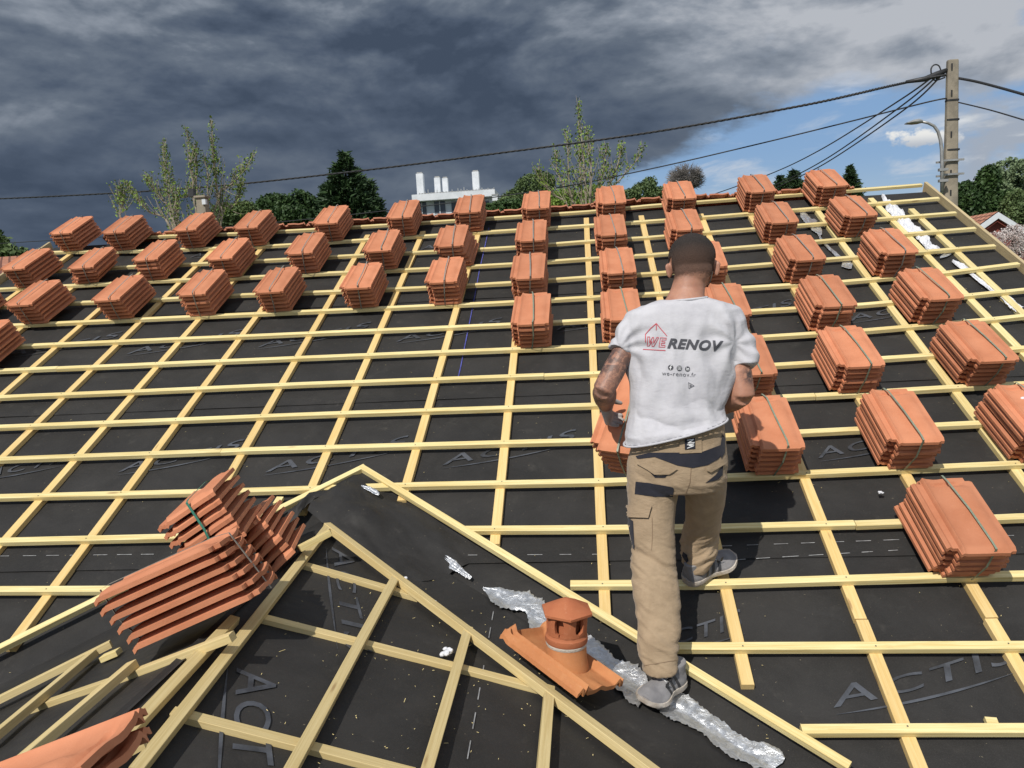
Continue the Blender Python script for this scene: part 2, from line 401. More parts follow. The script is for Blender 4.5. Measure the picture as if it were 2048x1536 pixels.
def beam(pts, nrm, wid, thk, name, material, parent, wob=0.0015, trap=0):
    """a sawn batten through points on its top face; nrm is the slope's normal"""
    P_ = []
    for i in range(len(pts) - 1):
        L = (pts[i + 1] - pts[i]).length; n = max(1, int(L / .25))
        for k in range(n): P_.append(pts[i].lerp(pts[i + 1], k / n))
    P_.append(pts[-1])
    b = MB(); vs = []; d0 = 0; ds = []
    sd = rnd.random() * 100
    for i, p in enumerate(P_):
        t = (P_[min(i + 1, len(P_) - 1)] - P_[max(i - 1, 0)]).normalized(); s_ = nrm.cross(t).normalized()
        if i: d0 += (p - P_[i - 1]).length
        ds.append(d0)
        o = s_ * noise.noise(V((d0 * 1.3, sd, 0))) * wob * 1.5 + nrm * noise.noise(V((d0 * 1.1, sd, 9))) * wob
        c = .0015
        for a, h in ((-wid / 2, -thk), (wid / 2, -thk), (wid / 2, -c), (wid / 2 - c, 0), (-wid / 2 + c, 0), (-wid / 2, -c)): vs.append(p + s_ * a + nrm * h + o)
    n = len(P_); fs = []; uv = []
    per = [0, wid, wid + thk, wid + thk + .002, 2 * wid + thk, 2 * wid + thk + .002, 2 * wid + 2 * thk]
    for i in range(n - 1):
        for k in range(6):
            k2 = (k + 1) % 6; fs.append((i * 6 + k, i * 6 + k2, (i + 1) * 6 + k2, (i + 1) * 6 + k))
            uv.append([(ds[i], per[k]), (ds[i], per[k + 1]), (ds[i + 1], per[k + 1]), (ds[i + 1], per[k])])
    fs.append((5, 4, 3, 2, 1, 0)); uv.append([(0, .01 * q) for q in range(6)])
    fs.append(tuple((n - 1) * 6 + k for k in range(6))); uv.append([(.3, .01 * q) for q in range(6)])
    b.add(vs, fs, uv); return b.build(name, material, parent)

BAT = {
 0:[(-4.397,7.285),(-3.54,7.219),(-2.707,7.188),(-1.616,7.185),(-0.698,7.187),(0.044,7.191),(0.635,7.251),(3.166,7.338)],
 1:[(-5.232,7.003),(-4.4,6.90),(-3.162,6.813),(-2.229,6.816),(0.037,6.831),(0.6,6.84),(1.071,6.854),(3.172,6.956)],
 2:[(-4.313,6.501),(-3.619,6.472),(-2.932,6.454),(-2.136,6.441),(-0.647,6.41),(0.03,6.445),(0.565,6.45),(1.039,6.477),(3.168,6.584)],
 3:[(-4.618,6.134),(-3.877,6.131),(-3.152,6.088),(-2.275,6.076),(-1.349,6.043),(-0.623,6.04),(0.022,6.06),(0.533,6.067),(3.174,6.22)],
 4:[(-4.318,5.749),(-3.6,5.724),(-2.924,5.722),(-2.196,5.691),(-1.36,5.666),(-0.6,5.667),(0.015,5.69),(0.501,5.694),(3.163,5.851)],
 5:[(-4.296,5.37),(-2.271,5.34),(-0.631,5.312),(0.008,5.324),(0.47,5.33),(1.145,5.349),(1.885,5.36),(2.602,5.413),(3.178,5.504)],
 6:[(-4.263,4.997),(-2.157,4.966),(-0.554,4.946),(0.0,4.953),(1.134,4.965),(1.911,4.983),(2.602,5.036),(3.016,5.081)],
 7:[(-4.356,4.62),(-2.045,4.601),(-0.007,4.575),(1.14,4.589),(1.833,4.616),(2.605,4.678),(2.84,4.705)],
 8:[(-4.103,4.244),(-1.935,4.242),(-0.014,4.22),(1.165,4.229),(1.832,4.252),(2.093,4.263),(2.653,4.303)],
 9:[(-3.852,3.871),(-1.502,3.875),(-0.021,3.858),(1.11,3.868),(1.501,3.872),(1.864,3.89),(2.261,3.905)],
 10:[(-3.614,3.517),(-2.022,3.526),(-1.052,3.517),(0.014,3.504),(0.721,3.505),(1.426,3.523),(1.841,3.535),(2.115,3.541)],
 11:[(-3.373,3.16),(-1.912,3.152),(-1.014,3.158),(0.061,3.145),(1.042,3.163),(2.134,3.19)],
 12:[(-3.13,2.798),(-2.2,2.8),(-1.95,2.803),None,(-0.66,2.807),(0.047,2.79),(0.59,2.782),(1.406,2.786),(1.924,2.805)],
 13:[(-2.899,2.455),(-2.28,2.447),None,(-0.13,2.437),(0.486,2.43),(1.472,2.45)],
 14:[(0.28,2.092),(1.618,2.087)],
 15:[(0.70,1.728),(1.455,1.735)],
 16:[(1.28,1.37),(2.2,1.37)]}
ends = {0: (-4.5, 3.17), 1: (-5.45, 3.2)}
cut_at = {2: -.9, 3: 1.6, 4: -3.2, 5: -1.0, 6: 2.2, 7: -3.9, 8: -.3, 9: 1.3, 10: -2.2, 11: 2.6, 12: 1.2}
for k, pts in BAT.items():
    runs = [[]]
    for q in pts:
        if q is None: runs.append([])
        else: runs[-1].append(q)
    if k not in (14, 15, 16):
        runs[0].insert(0, (-5.5 if k else -4.9, runs[0][0][1] + (.01 if k else .02)))
    r = runs[-1]
    if r[-1][0] < 3.1: r.append((3.14, r[-1][1] + .01))
    for r in runs:
        # two lengths butted end to end over a counter batten
        c = cut_at.get(k)
        parts = [r]
        if c is not None and r[0][0] < c < r[-1][0]:
            for a_, b_ in zip(r, r[1:]):
                if a_[0] <= c <= b_[0]:
                    f_ = (c - a_[0]) / (b_[0] - a_[0]); mid = (c, a_[1] + (b_[1] - a_[1]) * f_)
            parts = [[q for q in r if q[0] < c - .02] + [(mid[0] - .0015, mid[1])], [(mid[0] + .0015, mid[1] - .003)] + [q for q in r if q[0] > c + .02]]
        for pp in parts:
            if len(pp) > 1: beam([RP(x, y, 0) for x, y in pp], RN, .038, .026, 'tile_batten', M['batten'], house)
# counter battens: x, bottom y, top y
CB = [(-6, -3.154, .0050, 2.2, 6.98), (-5, -2.660, .0030, 2.13, 7.02), (-4, -2.057, -.0065, 2.4, 7.0), (-3, -1.557, .0004, 2.99, 7.0),
      (-2, -1.040, .0054, 3.06, 7.02), (-1, -.471, -.0102, 2.72, 7.0), (0, .019, .0001, 2.26, 7.08), (1, .558, -.0032, 1.93, 7.05),
      (2, 1.059, .0029, 2.243, 7.0), (3, 1.608, -.0141, 2.243, 7.05), (4, 2.083, .0034, 1.1, 7.02), (5, 2.662, -.0026, 1.1, 7.13), (6, 2.868, .0025, 1.1, 6.80),
      (-7, -3.66, .004, 2.4, 7.0), (-8, -4.17, .004, 2.4, 7.0), (-9, -4.68, 0, 2.4, 7.0), (-10, -5.2, 0, 2.4, 7.0), (22, 1.062, .0029, 1.15, 2.237), (33, 1.602, -.0141, 1.1, 2.237)]
for k, a, bb, y0_, y1_ in CB:
    beam([RP(a + bb * y0_, y0_, -.0265), RP(a + bb * y1_, y1_, -.0265)], RN, .049, .030, 'counter_batten', M['batten'] if k in (5, 6, 4) else M['counter'], house)
b = MB()
for k_, a_, bb_, y0_, y1_ in CB:
    for kk, pts in BAT.items():
        q = [p for p in pts if p]
        for p_, p2_ in zip(q, q[1:]):
            if p_[0] <= a_ < p2_[0]:
                yy_ = p_[1] + (p2_[1] - p_[1]) * (a_ - p_[0]) / (p2_[0] - p_[0]); xx_ = a_ + bb_ * yy_
                if y0_ < yy_ < y1_:
                    c_ = RP(xx_ + rnd.uniform(-.01, .01), yy_ + rnd.uniform(-.008, .008), .0022); b.add([c_ + RX * .0035 * math.cos(t * 1.047) + RU * .0035 * math.sin(t * 1.047) for t in range(6)], [(0, 1, 2, 3, 4, 5)])
M['nail'] = simple('nail_head', (.16, .14, .11), (.1, .09, .07), 50, .6)
tag(b.build('nail_heads', M['nail'], house), kind='stuff')
# verge board along the right gable and fascia on the left
b = beam([RP(3.215, 1.0, .004), RP(3.215, 7.38, .004)], RN, .026, .14, 'verge_board', M['grey_wood'], house)
beam([RP(-5.60, 1.0, .0), RP(-5.60, 7.30, .0)], RN, .024, .12, 'verge_board', M['grey_wood'], house)
# valley boards on the main slope
def px_beam(fn, a, c, wid, thk, name, material, h=0, nrm=RN, parent=house, **kw):
    return beam([fn(*a, h), fn(*c, h)], nrm, wid, thk, name, material, parent, **kw)
px_beam(PM, (722, 931), (1700, 1530), .034, .028, 'valley_board', M['batten'], .012)
px_beam(PM, (729, 930), (-60, 1322), .034, .028, 'valley_board', M['batten'], .012)
# wing: boards. h = 0 is the top of the upper layer, as on the main roof
ww = M['wing_wood']
U = .0
for a, c in [((657, 1050), (272, 1536 + 1)), ((470, 1232), (190, 1530)), ((792, 1152), (573, 1550)), ((938, 1252), (848, 1560)), ((1101, 1370), (1085, 1560))]:
    px_beam(PR, a, c, .036, .026, 'wing_batten', ww, 0, NR)
px_beam(PR, (655, 1045), (1318, 1542), .038, .030, 'valley_board', ww, .004, NR)
for a, c in [((510, 1228), (1092, 1376)), ((345, 1420), (830, 1543)), ((592, 1122), (838, 1192))]:
    px_beam(PR, a, c, .038, .026, 'wing_counter_batten', ww, -.029, NR)
for a, c in [((262, 1322), (-60, 1595)), ((187, 1299), (-30, 1478))]:
    px_beam(PL, a, c, .036, .026, 'wing_batten', ww, 0, NL)
for a, c in [((219, 1281), (-40, 1410)), ]:
    px_beam(PL, a, c, .036, .026, 'valley_board', ww, .004, NL)
for a, c in [((462, 1266), (237, 1352)), ((237, 1352), (40, 1420)), ((284, 1472), (180, 1528))]:
    px_beam(PL, a, c, .034, .026, 'wing_counter_batten', ww, -.029, NL)
px_beam(PL, (657, 1060), (596, 1092), .045, .026, 'ridge_block', M['batten'], .0, NL)

# ------------------------------------------------------------------ printed marks on the membrane
def text_mesh(body, size=1.0, shear=0, bold=0, spacing=1.0):
    cu = bpy.data.curves.new('t', 'FONT'); cu.body = body; cu.size = size; cu.shear = shear; cu.offset = bold; cu.space_character = spacing
    cu.resolution_u = 4
    o = bpy.data.objects.new('t', cu); COL.objects.link(o)
    dg = bpy.context.evaluated_depsgraph_get(); dg.update()
    me = bpy.data.meshes.new_from_object(o.evaluated_get(dg))
    vs = [V(v.co) for v in me.vertices]; fs = [list(p.vertices) for p in me.polygons]
    bpy.data.objects.remove(o); bpy.data.curves.remove(cu); bpy.data.meshes.remove(me)
    return vs, fs
AV, AF = text_mesh('ACTIS', 1.0, 0.12, .004, 1.12)
aw = max(v.x for v in AV)
def logo(O_, ex, ey, width, name='printed_lettering', parent=house, rise=.30, hgt=.11, nrm=RN):
    """wide letters in a rising line with a sweeping underline"""
    b = MB(); vs = []
    for v in AV:
        a = v.x / aw; sc = 1.0 - .25 * math.sin(a * math.pi)
        x = a * width; y = v.y / .72 * hgt * sc + rise * width * a * (.75 + .25 * a)
        vs.append(O_ + ex * x + ey * y)
    b.add(vs, AF)
    n = 16; up = []; lo_ = []
    for i in range(n + 1):
        a = i / n; y = -.028 + rise * width * a * (.62 + .3 * a); t = .010 * math.sin(math.pi * min(1, a * 1.05)) + .001
        up.append(O_ + ex * (a * width) + ey * y); lo_.append(O_ + ex * (a * width) + ey * (y - t))
    b.add(up + lo_, [(i, n + 1 + i, n + 2 + i, i + 1) for i in range(n)])
    return b.build(name, M['ink'], parent)
for (ua, va), (us, vs_) in [((236, 944), (480, 893)), ((531, 944), (812, 888)), ((885, 930), (1152, 875)), ((253, 708), (478, 672)), ((516, 694), (735, 660)), ((793, 683), (1002, 648)),
                            ((0, 714), (224, 684)), ((1112, 660), (1292, 640)), ((1412, 644), (1594, 622)), ((1700, 642), (1900, 606)), ((1637, 916), (1860, 870)), ((1668, 1415), (2052, 1345)),
                            ((840, 500), (960, 483)), ((1290, 1300), (1490, 1262)), ((-40, 955), (150, 912)), ((380, 515), (480, 500)), ((1430, 470), (1560, 455))]:
    p = PM(ua, va, HB + .0105); q = PM(us, vs_, HB + .0105)
    logo(p, RX, RU, (q - p).dot(RX), rise=.27 + rnd.random() * .04, hgt=.10)
eR = NR.cross(WD); eR = eR if eR.x > 0 else -eR
for (ua, va), (ub, vb_), hg in [((664, 1094), (700, 1300), .11), ((474, 1336), (462, 1830), .14)]:
    p = PR(ua, va, -.0440); ex_ = PR(ub, vb_, -.0440) - p if vb_ < 1600 else (PR(470, 1536, -.0440) - p).normalized() * .62
    wl_ = ex_.length; ex_ = ex_.normalized(); logo(p, ex_, NR.cross(ex_), wl_, hgt=hg, rise=-.02, nrm=NR)
def dashes(fn, a, c, n, name='dashed_print', h=HB + .0104, wid=.004, nrm=RN, duty=.5):
    b = MB(); A_, C_ = fn(*a, h), fn(*c, h); s_ = nrm.cross((C_ - A_).normalized()) * wid / 2
    for i in range(n):
        p = A_.lerp(C_, i / n); q = A_.lerp(C_, (i + duty * rnd.uniform(.7, 1.3)) / n)
        b.add([p - s_, q - s_, q + s_, p + s_], [(0, 1, 2, 3)])
    return b.build(name, M['ink2'] if 'ink2' in M else M['ink'], house)
M['ink2'] = simple('pale_print', (.34, .34, .34), (.16, .16, .16), 30, .7)
dashes(PM, (620, 1112), (1250, 1108), 10); dashes(PM, (1440, 1092), (2048, 1070), 11); dashes(PM, (0, 1112), (330, 1108), 7)
dashes(PR, (987, 1222), (930, 1545), 7, h=-.0440, nrm=NR)
dashes(PM, (1460, 1120), (1830, 1098), 7)
b = MB()
cl = [PM(*q, HB + .0105) for q in [(978, 455), (968, 500), (958, 545), (948, 600), (936, 660), (928, 700), (921, 735), (915, 760)]]
for i, (a, c) in enumerate(zip(cl, cl[1:])):
    s_ = RX * .0035; b.add([a - s_, a + s_, c + s_, c - s_], [(0, 1, 2, 3)])
b.build('chalk_line', M['chalk_blue'], house)

# ------------------------------------------------------------------ ridge: top course of the far slope peeping over
TW, TL = .285, .46; PITCH = .0385; TT = .0155
def tile_height(x, y):
    """top surface of the tile at x across (0 = interlock side), y along (0 = nose)"""
    def ss(a, b_, t): t = max(0, min(1, (t - a) / (b_ - a))); return t * t * (3 - 2 * t)
    z = 0.0
    if x < .050:
        z = .004 + .008 * max(0, math.sin((x - .004) / .023 * math.pi)) ** 2
    else:
        z = .016 * ss(.050, .058, x)
        z += .007 * math.exp(-((x - .064) / .006) ** 2)
        z -= .007 * math.exp(-((x - .125) / .035) ** 2) * ss(.02, .09, y)
        roll = ss(.165, .200, x) * (1 - ss(.235, .268, x))
        z += .012 * roll * ss(-.02, .05, y) * (1 - ss(.38, .41, y))
        z -= .009 * (ss(.405, .415, y) - ss(.430, .438, y)) * (1 if .085 < x < .235 else 0)
        z -= .003 * (1 - ss(0, .02, y))
    return z * (.45 + .55 * ss(.0, .022, y)) if x > .051 else z
def tile_mesh(nx=30, ny=18):
    xs = [0, .005, .010, .0155, .021, .027, .033, .039, .045, .049, .053, .059, .064, .069, .080, .095, .115, .135, .155, .168, .178, .190, .202, .220, .240, .255, .268, .278, TW]
    ys = [0, .008, .022, .034, .05, .08, .12, .18, .24, .30, .35, .385, .400, .407, .414, .430, .437, .445, TL]
    b = MB(); nx, ny = len(xs), len(ys); T = TT
    def inside(i, j):
        x = (xs[i] + xs[i + 1]) / 2; y = (ys[j] + ys[j + 1]) / 2
        if x < .051 and y < .036: return False
        if x < .051 and y > .44: return False
        if x > .255 and y > .437: return False
        return True
    vs = []
    for j in range(ny):
        for i in range(nx):
            x, y = xs[i], ys[j]; xx, yy = x, y
            if x >= .268 and y < .03: yy = y + .010 * (1 - y / .03)          # clipped corners
            if x >= .278 and y > .43: xx = x - .01
            vs.append(V((xx, yy, tile_height(x, y) + T)))
    for j in range(ny):
        for i in range(nx):
            t = vs[j * nx + i]; vs.append(V((t.x, t.y, t.z - T)))
    n = nx * ny; fs = []
    for j in range(ny - 1):
        for i in range(nx - 1):
            if not inside(i, j): continue
            a, b_, c, d = j * nx + i, j * nx + i + 1, (j + 1) * nx + i + 1, (j + 1) * nx + i
            fs.append((a, b_, c, d)); fs.append((n + d, n + c, n + b_, n + a))
            for (di, dj, e0, e1) in ((0, -1, a, b_), (1, 0, b_, c), (0, 1, c, d), (-1, 0, d, a)):
                i2, j2 = i + di, j + dj
                if not (0 <= i2 < nx - 1 and 0 <= j2 < ny - 1) or not inside(i2, j2): fs.append((e0, n + e0, n + e1, e1))
    me = bpy.data.meshes.new('roof_tile'); me.from_pydata([(v.x * .9, v.y, v.z) for v in vs], [], fs)
    me.materials.append(M['tile']); me.polygons.foreach_set('use_smooth', [True] * len(me.polygons))
    me.set_sharp_from_angle(angle=math.radians(38)); me.update(); return me
TILE = tile_mesh()
TILE_D = TILE.copy(); TILE_D.materials.clear(); TILE_D.materials.append(M['tile_dark'])
def mat_from(o, x, y, z):
    m = Matrix((x, y, z)).transposed().to_4x4(); m.translation = o; return m
nt_ = 34
for i in range(nt_):
    x = -4.75 + i * .221
    if x > 2.75: break
    o = bpy.data.objects.new('ridge_tile', TILE_D); COL.objects.link(o); o.parent = house
    tl = -RBd; Rz = RBn
    # head of the tile pokes past the ridge, body runs down the far slope
    base = ridge0 + RBd * .40 + V((x, 0, 0)) + Rz * (.022 + rnd.uniform(-.004, .005))
    if x > .3: base += V((0, 0, .018))
    xx = V((-1, 0, 0)); m_ = mat_from(base, tl.cross(Rz), tl, Rz)
    m_ = m_ @ Matrix.Rotation(rnd.uniform(-.02, .02), 4, 'Z') @ Matrix.Rotation(math.radians(3), 4, 'X')
    o.matrix_local = Matrix.Translation(-V(house.location)) @ m_

# ------------------------------------------------------------------ tile bundles
NT_ = 6
def strap_mesh(n, seed, x0=.150, lean=.0, shear=(0, 0)):
    r_ = random.Random(seed); kz = 1 / ((n - 1) * PITCH); b = MB(); H = n * PITCH + .004; wd = .0085
    pts = [(x0 - .02, TL + .004, .0), (x0 - .02 + lean * .2, TL + .004, H - .004), (x0 - .012, TL * .9, H + .0045), (x0, TL * .5, H + .006), (x0 + .012, .03, H + .006), (x0 + .014, -.004, H + .001),
           (x0 + .004, -.012, H * .5), (x0 - .02, -.006, .0), (x0 - .02, .0, -.003)]
    pts = [V((p[0] * .9 + r_.uniform(-.004, .004) + shear[0] * min(1, p[2] * kz), p[1] + shear[1] * min(1, p[2] * kz), p[2])) for p in pts]
    vs = []
    for i, p in enumerate(pts):
        t = (pts[min(i + 1, len(pts) - 1)] - pts[max(i - 1, 0)]).normalized(); s_ = V((1, 0, 0)); s_ = (s_ - t * s_.dot(t)).normalized(); nn = s_.cross(t)
        for a, h in ((-wd / 2, 0), (wd / 2, 0), (wd / 2, -.0012), (-wd / 2, -.0012)): vs.append(p + s_ * a + nn * h)
    fs = []
    for i in range(len(pts) - 1):
        for k in range(4): k2 = (k + 1) % 4; fs.append((i * 4 + k, i * 4 + k2, (i + 1) * 4 + k2, (i + 1) * 4 + k))
    b.add(vs, fs); me = bpy.data.meshes.new('strap'); me.from_pydata([tuple(v) for v in b.v], [], b.f); return me
def new_bundle(n=NT_):
    root = empty('tile_bundle')
    for i in range(n):
        o = bpy.data.objects.new('roof_tile', TILE); COL.objects.link(o); o.parent = root; o.location = (0, 0, i * PITCH)
    sm0 = strap_mesh(6, 0); st = bpy.data.objects.new('strap', sm0); COL.objects.link(st); st.parent = root
    return root
proto = new_bundle(); proto_used = False
def bundle(m, label, n=NT_, strap='strap', shear=(.0, -.045), group='strapped bundles of clay tiles set out on the battens', jit=.0055, broken=0, twist=0, nostrap=False):
    global proto_used
    r_ = random.Random(hash(label) % 9999 if False else sum(ord(c) * (i + 1) for i, c in enumerate(label)))
    if not proto_used: root = proto; proto_used = True; kids = list(proto.children)
    else:
        root = proto.copy(); COL.objects.link(root); kids = []
        for ch in list(proto.children):
            if ch.name.startswith('roof_tile') and len(kids) >= n: continue
            c = ch.copy(); COL.objects.link(c); c.parent = root; kids.append(c)
    root.matrix_world = m
    tiles = [k for k in kids if k.name.startswith('roof_tile')]; st = [k for k in kids if k.name.startswith('strap')][0]
    for i, t in enumerate(tiles):
        a = i / (n - 1)
        jx = r_.uniform(-jit, jit); jy = r_.uniform(-jit, jit) * 1.3; rz = r_.uniform(-.006, .006)
        if broken and i < broken: jx -= twist * (1 - i / broken); rz += twist * .6
        t.location = (shear[0] * a + jx, shear[1] * a + jy, i * PITCH)
        t.rotation_euler = (r_.uniform(-.004, .004), r_.uniform(-.006, .006), rz)
    st.data = strap_mesh(n, r_.randrange(1000), .150 + .03 * r_.random(), 0, shear); st.data.materials.append(M[strap]); st.location = (0, 0, 0)
    if nostrap: bpy.data.objects.remove(st)
    tag(root, label, 'tile bundle', group)
    return root
ordn = ['first', 'second', 'third', 'fourth', 'fifth', 'sixth', 'seventh', 'eighth', 'ninth', 'tenth', 'eleventh', 'twelfth']
ROWS = {  # k: list of (x of the main body's left side, y)
 1: ('topmost row along the ridge', [-5.26, -4.66, -3.90, -3.27, -2.50, -1.80, -1.16, -.53, .16, .79, 1.48, 2.11], 12),
 3: ('second row below the ridge', [-5.19, -4.58, -3.96, -3.24, -2.53, -1.83, -1.22, -.54, .13, .73, 1.50, 2.12], 12),
 5: ('third row below the ridge', [-5.28, -4.64, -3.89, -3.19, -2.55, -1.85, -1.18, -.53, .15, .81, 1.50, 2.15], 12),
 7: ('fourth row below the ridge', [-4.62, -.48, .13, .83, 1.49, 2.15], 6),
 9: ('fifth row below the ridge', [.83, 1.43, 2.14], 3),
 11: ('sixth row below the ridge', [.81, 1.47, 2.11], 3)}
def by(k, x):
    pts = [q for q in BAT[k] if q]
    if x <= pts[0][0]: return pts[0][1]
    for a, c in zip(pts, pts[1:]):
        if a[0] <= x <= c[0]: return a[1] + (c[1] - a[1]) * (x - a[0]) / (c[0] - a[0])
    return pts[-1][1]
for k, (rowname, xs, cnt) in ROWS.items():
    for i, x in enumerate(xs):
        y = by(k, x + .12) - .012
        rot = rnd.uniform(-.012, .012); n = 6; br = 0; tw = 0; extra = ''
        if k == 3 and i == 1: rot = .05; n = 5; br = 2; tw = .05; extra = ', lowest tile twisted,'
        if k == 3 and i == 6: br = 4; tw = -.05; extra = ', lower tiles slipped sideways,'
        if k == 1 and i in (1,): rot = .02
        m_ = mat_from(RP(x - .046 + .006, y, .002), RX, RU, RN) @ Matrix.Rotation(rot, 4, 'Z')
        lab = 'clay tile bundle%s %s from left, %s' % (extra, ordn[i], rowname)
        if cnt == 6 and i == 0: lab = 'clay tile bundle cut by the left picture edge, fourth row below the ridge'
        elif cnt == 6: lab = 'clay tile bundle, %s of the five right-hand ones, fourth row below the ridge' % ordn[i - 1]
        bundle(m_, lab, n, 'strap' if k > 6 else 'strap_grey', (0 + rnd.uniform(-.006, .006), -.068 + rnd.uniform(-.016, .016)), broken=br, twist=tw)
m_ = mat_from(RP(1.425, 2.425, .002), RX, RU, RN)
bundle(m_, 'nearest clay tile bundle with leaning green strap, alone on the lowest loaded batten', 6, 'strap', (-.012, -.06), jit=.006, broken=2, twist=.016)

# tumbled bundles on the wing's ridge
def bundle_at(o, yd, nd, label, strap, **kw):
    yd = V(yd).normalized(); nd = (V(nd) - yd * V(nd).dot(yd)).normalized(); xd = yd.cross(nd)
    return bundle(mat_from(V(o), xd, yd, nd), label, kw.pop('n', 6), strap, **kw)
GR = 'clay tile bundles dumped on the ridge of the small wing roof'
eL = NL.cross(WD); eL = eL if eL.x > 0 else -eL
# low bundle: lies across the left slope with its nose to the left
o1 = PL(243, 1326, .0)
bundle_at(o1 - V((0, -.27, 0)) , eL + V((0, .12, .02)), NL, 'lowest of three dumped tile bundles, noses pointing left across the wing ridge', 'strap_grey', shear=(-.02, -.055), group=GR)
bundle_at(AT(376, 1156, 2.66), V((-.26, .96, -.02)), V((-.52, -.02, .86)), 'tilted tile bundle with a bright green strap, on top of the dumped pile', 'strap_green', shear=(0, .02), group=GR, jit=.007)
bundle_at(AT(500, 1196, 2.92), V((-.24, .96, -.04)), V((-.66, .0, .76)), 'rear tile bundle of the dumped pile, leaning right behind the other two', 'strap_grey', shear=(0, .02), group=GR, jit=.007)
pb = PL(262, 1448, .0)
bundle_at(PL(260, 1440, .09) - eL * (TL - .015) - NL * (PITCH + TT + .010) + V((0, .05, 0)), eL, NL, 'loose clay tiles lying flat, cut by the bottom left corner of the picture', 'strap_grey', shear=(0, 0), group=GR, nostrap=True, n=2)

# ------------------------------------------------------------------ generic mesh tools
def eval_mesh(o):
    dg = bpy.context.evaluated_depsgraph_get(); dg.update()
    return bpy.data.meshes.new_from_object(o.evaluated_get(dg))
def remesh(b, name, material, parent, vox=.006, smooth=2, disp=None, sub=None):
    """fuse the overlapping closed shapes in b into one continuous surface"""
    me = bpy.data.meshes.new('tmp'); me.from_pydata([tuple(v) for v in b.v], [], b.f)
    bm = bmesh.new(); bm.from_mesh(me); bmesh.ops.recalc_face_normals(bm, faces=bm.faces); bm.to_mesh(me); bm.free()
    t = bpy.data.objects.new('tmp', me); COL.objects.link(t)
    md = t.modifiers.new('r', 'REMESH'); md.mode = 'VOXEL'; md.voxel_size = vox; md.adaptivity = 0
    if smooth:
        sm_ = t.modifiers.new('s', 'SMOOTH'); sm_.factor = .5; sm_.iterations = smooth
    m2 = eval_mesh(t); bpy.data.objects.remove(t); bpy.data.meshes.remove(me)
    if disp:
        ns = [v.normal.copy() for v in m2.vertices]
        for v, n in zip(m2.vertices, ns): v.co = v.co + n * disp(v.co, n)
    m2.name = name; m2.materials.clear(); m2.materials.append(material)
    m2.polygons.foreach_set('use_smooth', [True] * len(m2.polygons)); m2.update()
    o = bpy.data.objects.new(name, m2); COL.objects.link(o)
    if parent is not None: o.parent = parent; o.location = -wloc(parent)
    return o
def bvh_of(o):
    me = o.data
    return BVHTree.FromPolygons([v.co.copy() for v in me.vertices], [list(p.vertices) for p in me.polygons])
def drape(bv, vs, fs, off, name, material, parent, edge=.006, direction=None):
    """lay a flat outline (given in pixels of the photograph) onto a surface"""
    bm = bmesh.new(); vv = [bm.verts.new((x, y, 0)) for x, y in vs]
    for f in fs:
        try: bm.faces.new([vv[i] for i in f])
        except ValueError: pass
    bmesh.ops.triangulate(bm, faces=bm.faces)
    for _ in range(5):
        es = [e for e in bm.edges if e.calc_length() > edge]
        if not es: break
        bmesh.ops.subdivide_edges(bm, edges=es, cuts=1); bmesh.ops.triangulate(bm, faces=bm.faces)
    bm.verts.ensure_lookup_table(); bad = []; last = None
    for v in bm.verts:
        d = ray(v.co.x, v.co.y).normalized(); h, n, i_, _d = bv.ray_cast(CAM, d)
        if h is None: bad.append(v); continue
        if n.dot(d) > 0: n = -n
        v.co = h + n * off
    bmesh.ops.delete(bm, geom=bad, context='VERTS')
    me = bpy.data.meshes.new(name); bm.to_mesh(me); bm.free(); me.materials.append(material)
    me.polygons.foreach_set('use_smooth', [True] * len(me.polygons))
    o = bpy.data.objects.new(name, me); COL.objects.link(o)
    if parent is not None: o.parent = parent; o.location = -wloc(parent)
    return o
def superring(c, ax, ay, n=32, e=2.3):
    out = []
    for k in range(n):
        t = 2 * math.pi * k / n; cx, sy = math.cos(t), math.sin(t)
        out.append(c + ax * (math.copysign(abs(cx) ** (2 / e), cx)) + ay * (math.copysign(abs(sy) ** (2 / e), sy)))
    return out
def ellipsoid(b, c, rx, ry, rz, seg=16, rings=10):
    c, rx, ry, rz = V(c), V(rx), V(ry), V(rz); vs = []; fs = []
    for j in range(1, rings):
        p = math.pi * j / rings
        for i in range(seg):
            t = 2 * math.pi * i / seg; vs.append(c + rx * math.sin(p) * math.cos(t) + ry * math.sin(p) * math.sin(t) + rz * math.cos(p))
    top = len(vs); vs += [c + rz, c - rz]
    for j in range(rings - 2):
        for i in range(seg):
            i2 = (i + 1) % seg; fs.append((j * seg + i, (j + 1) * seg + i, (j + 1) * seg + i2, j * seg + i2))
    for i in range(seg):
        i2 = (i + 1) % seg; fs.append((top, i, i2)); fs.append((top + 1, (rings - 2) * seg + i2, (rings - 2) * seg + i))
    b.add(vs, fs)

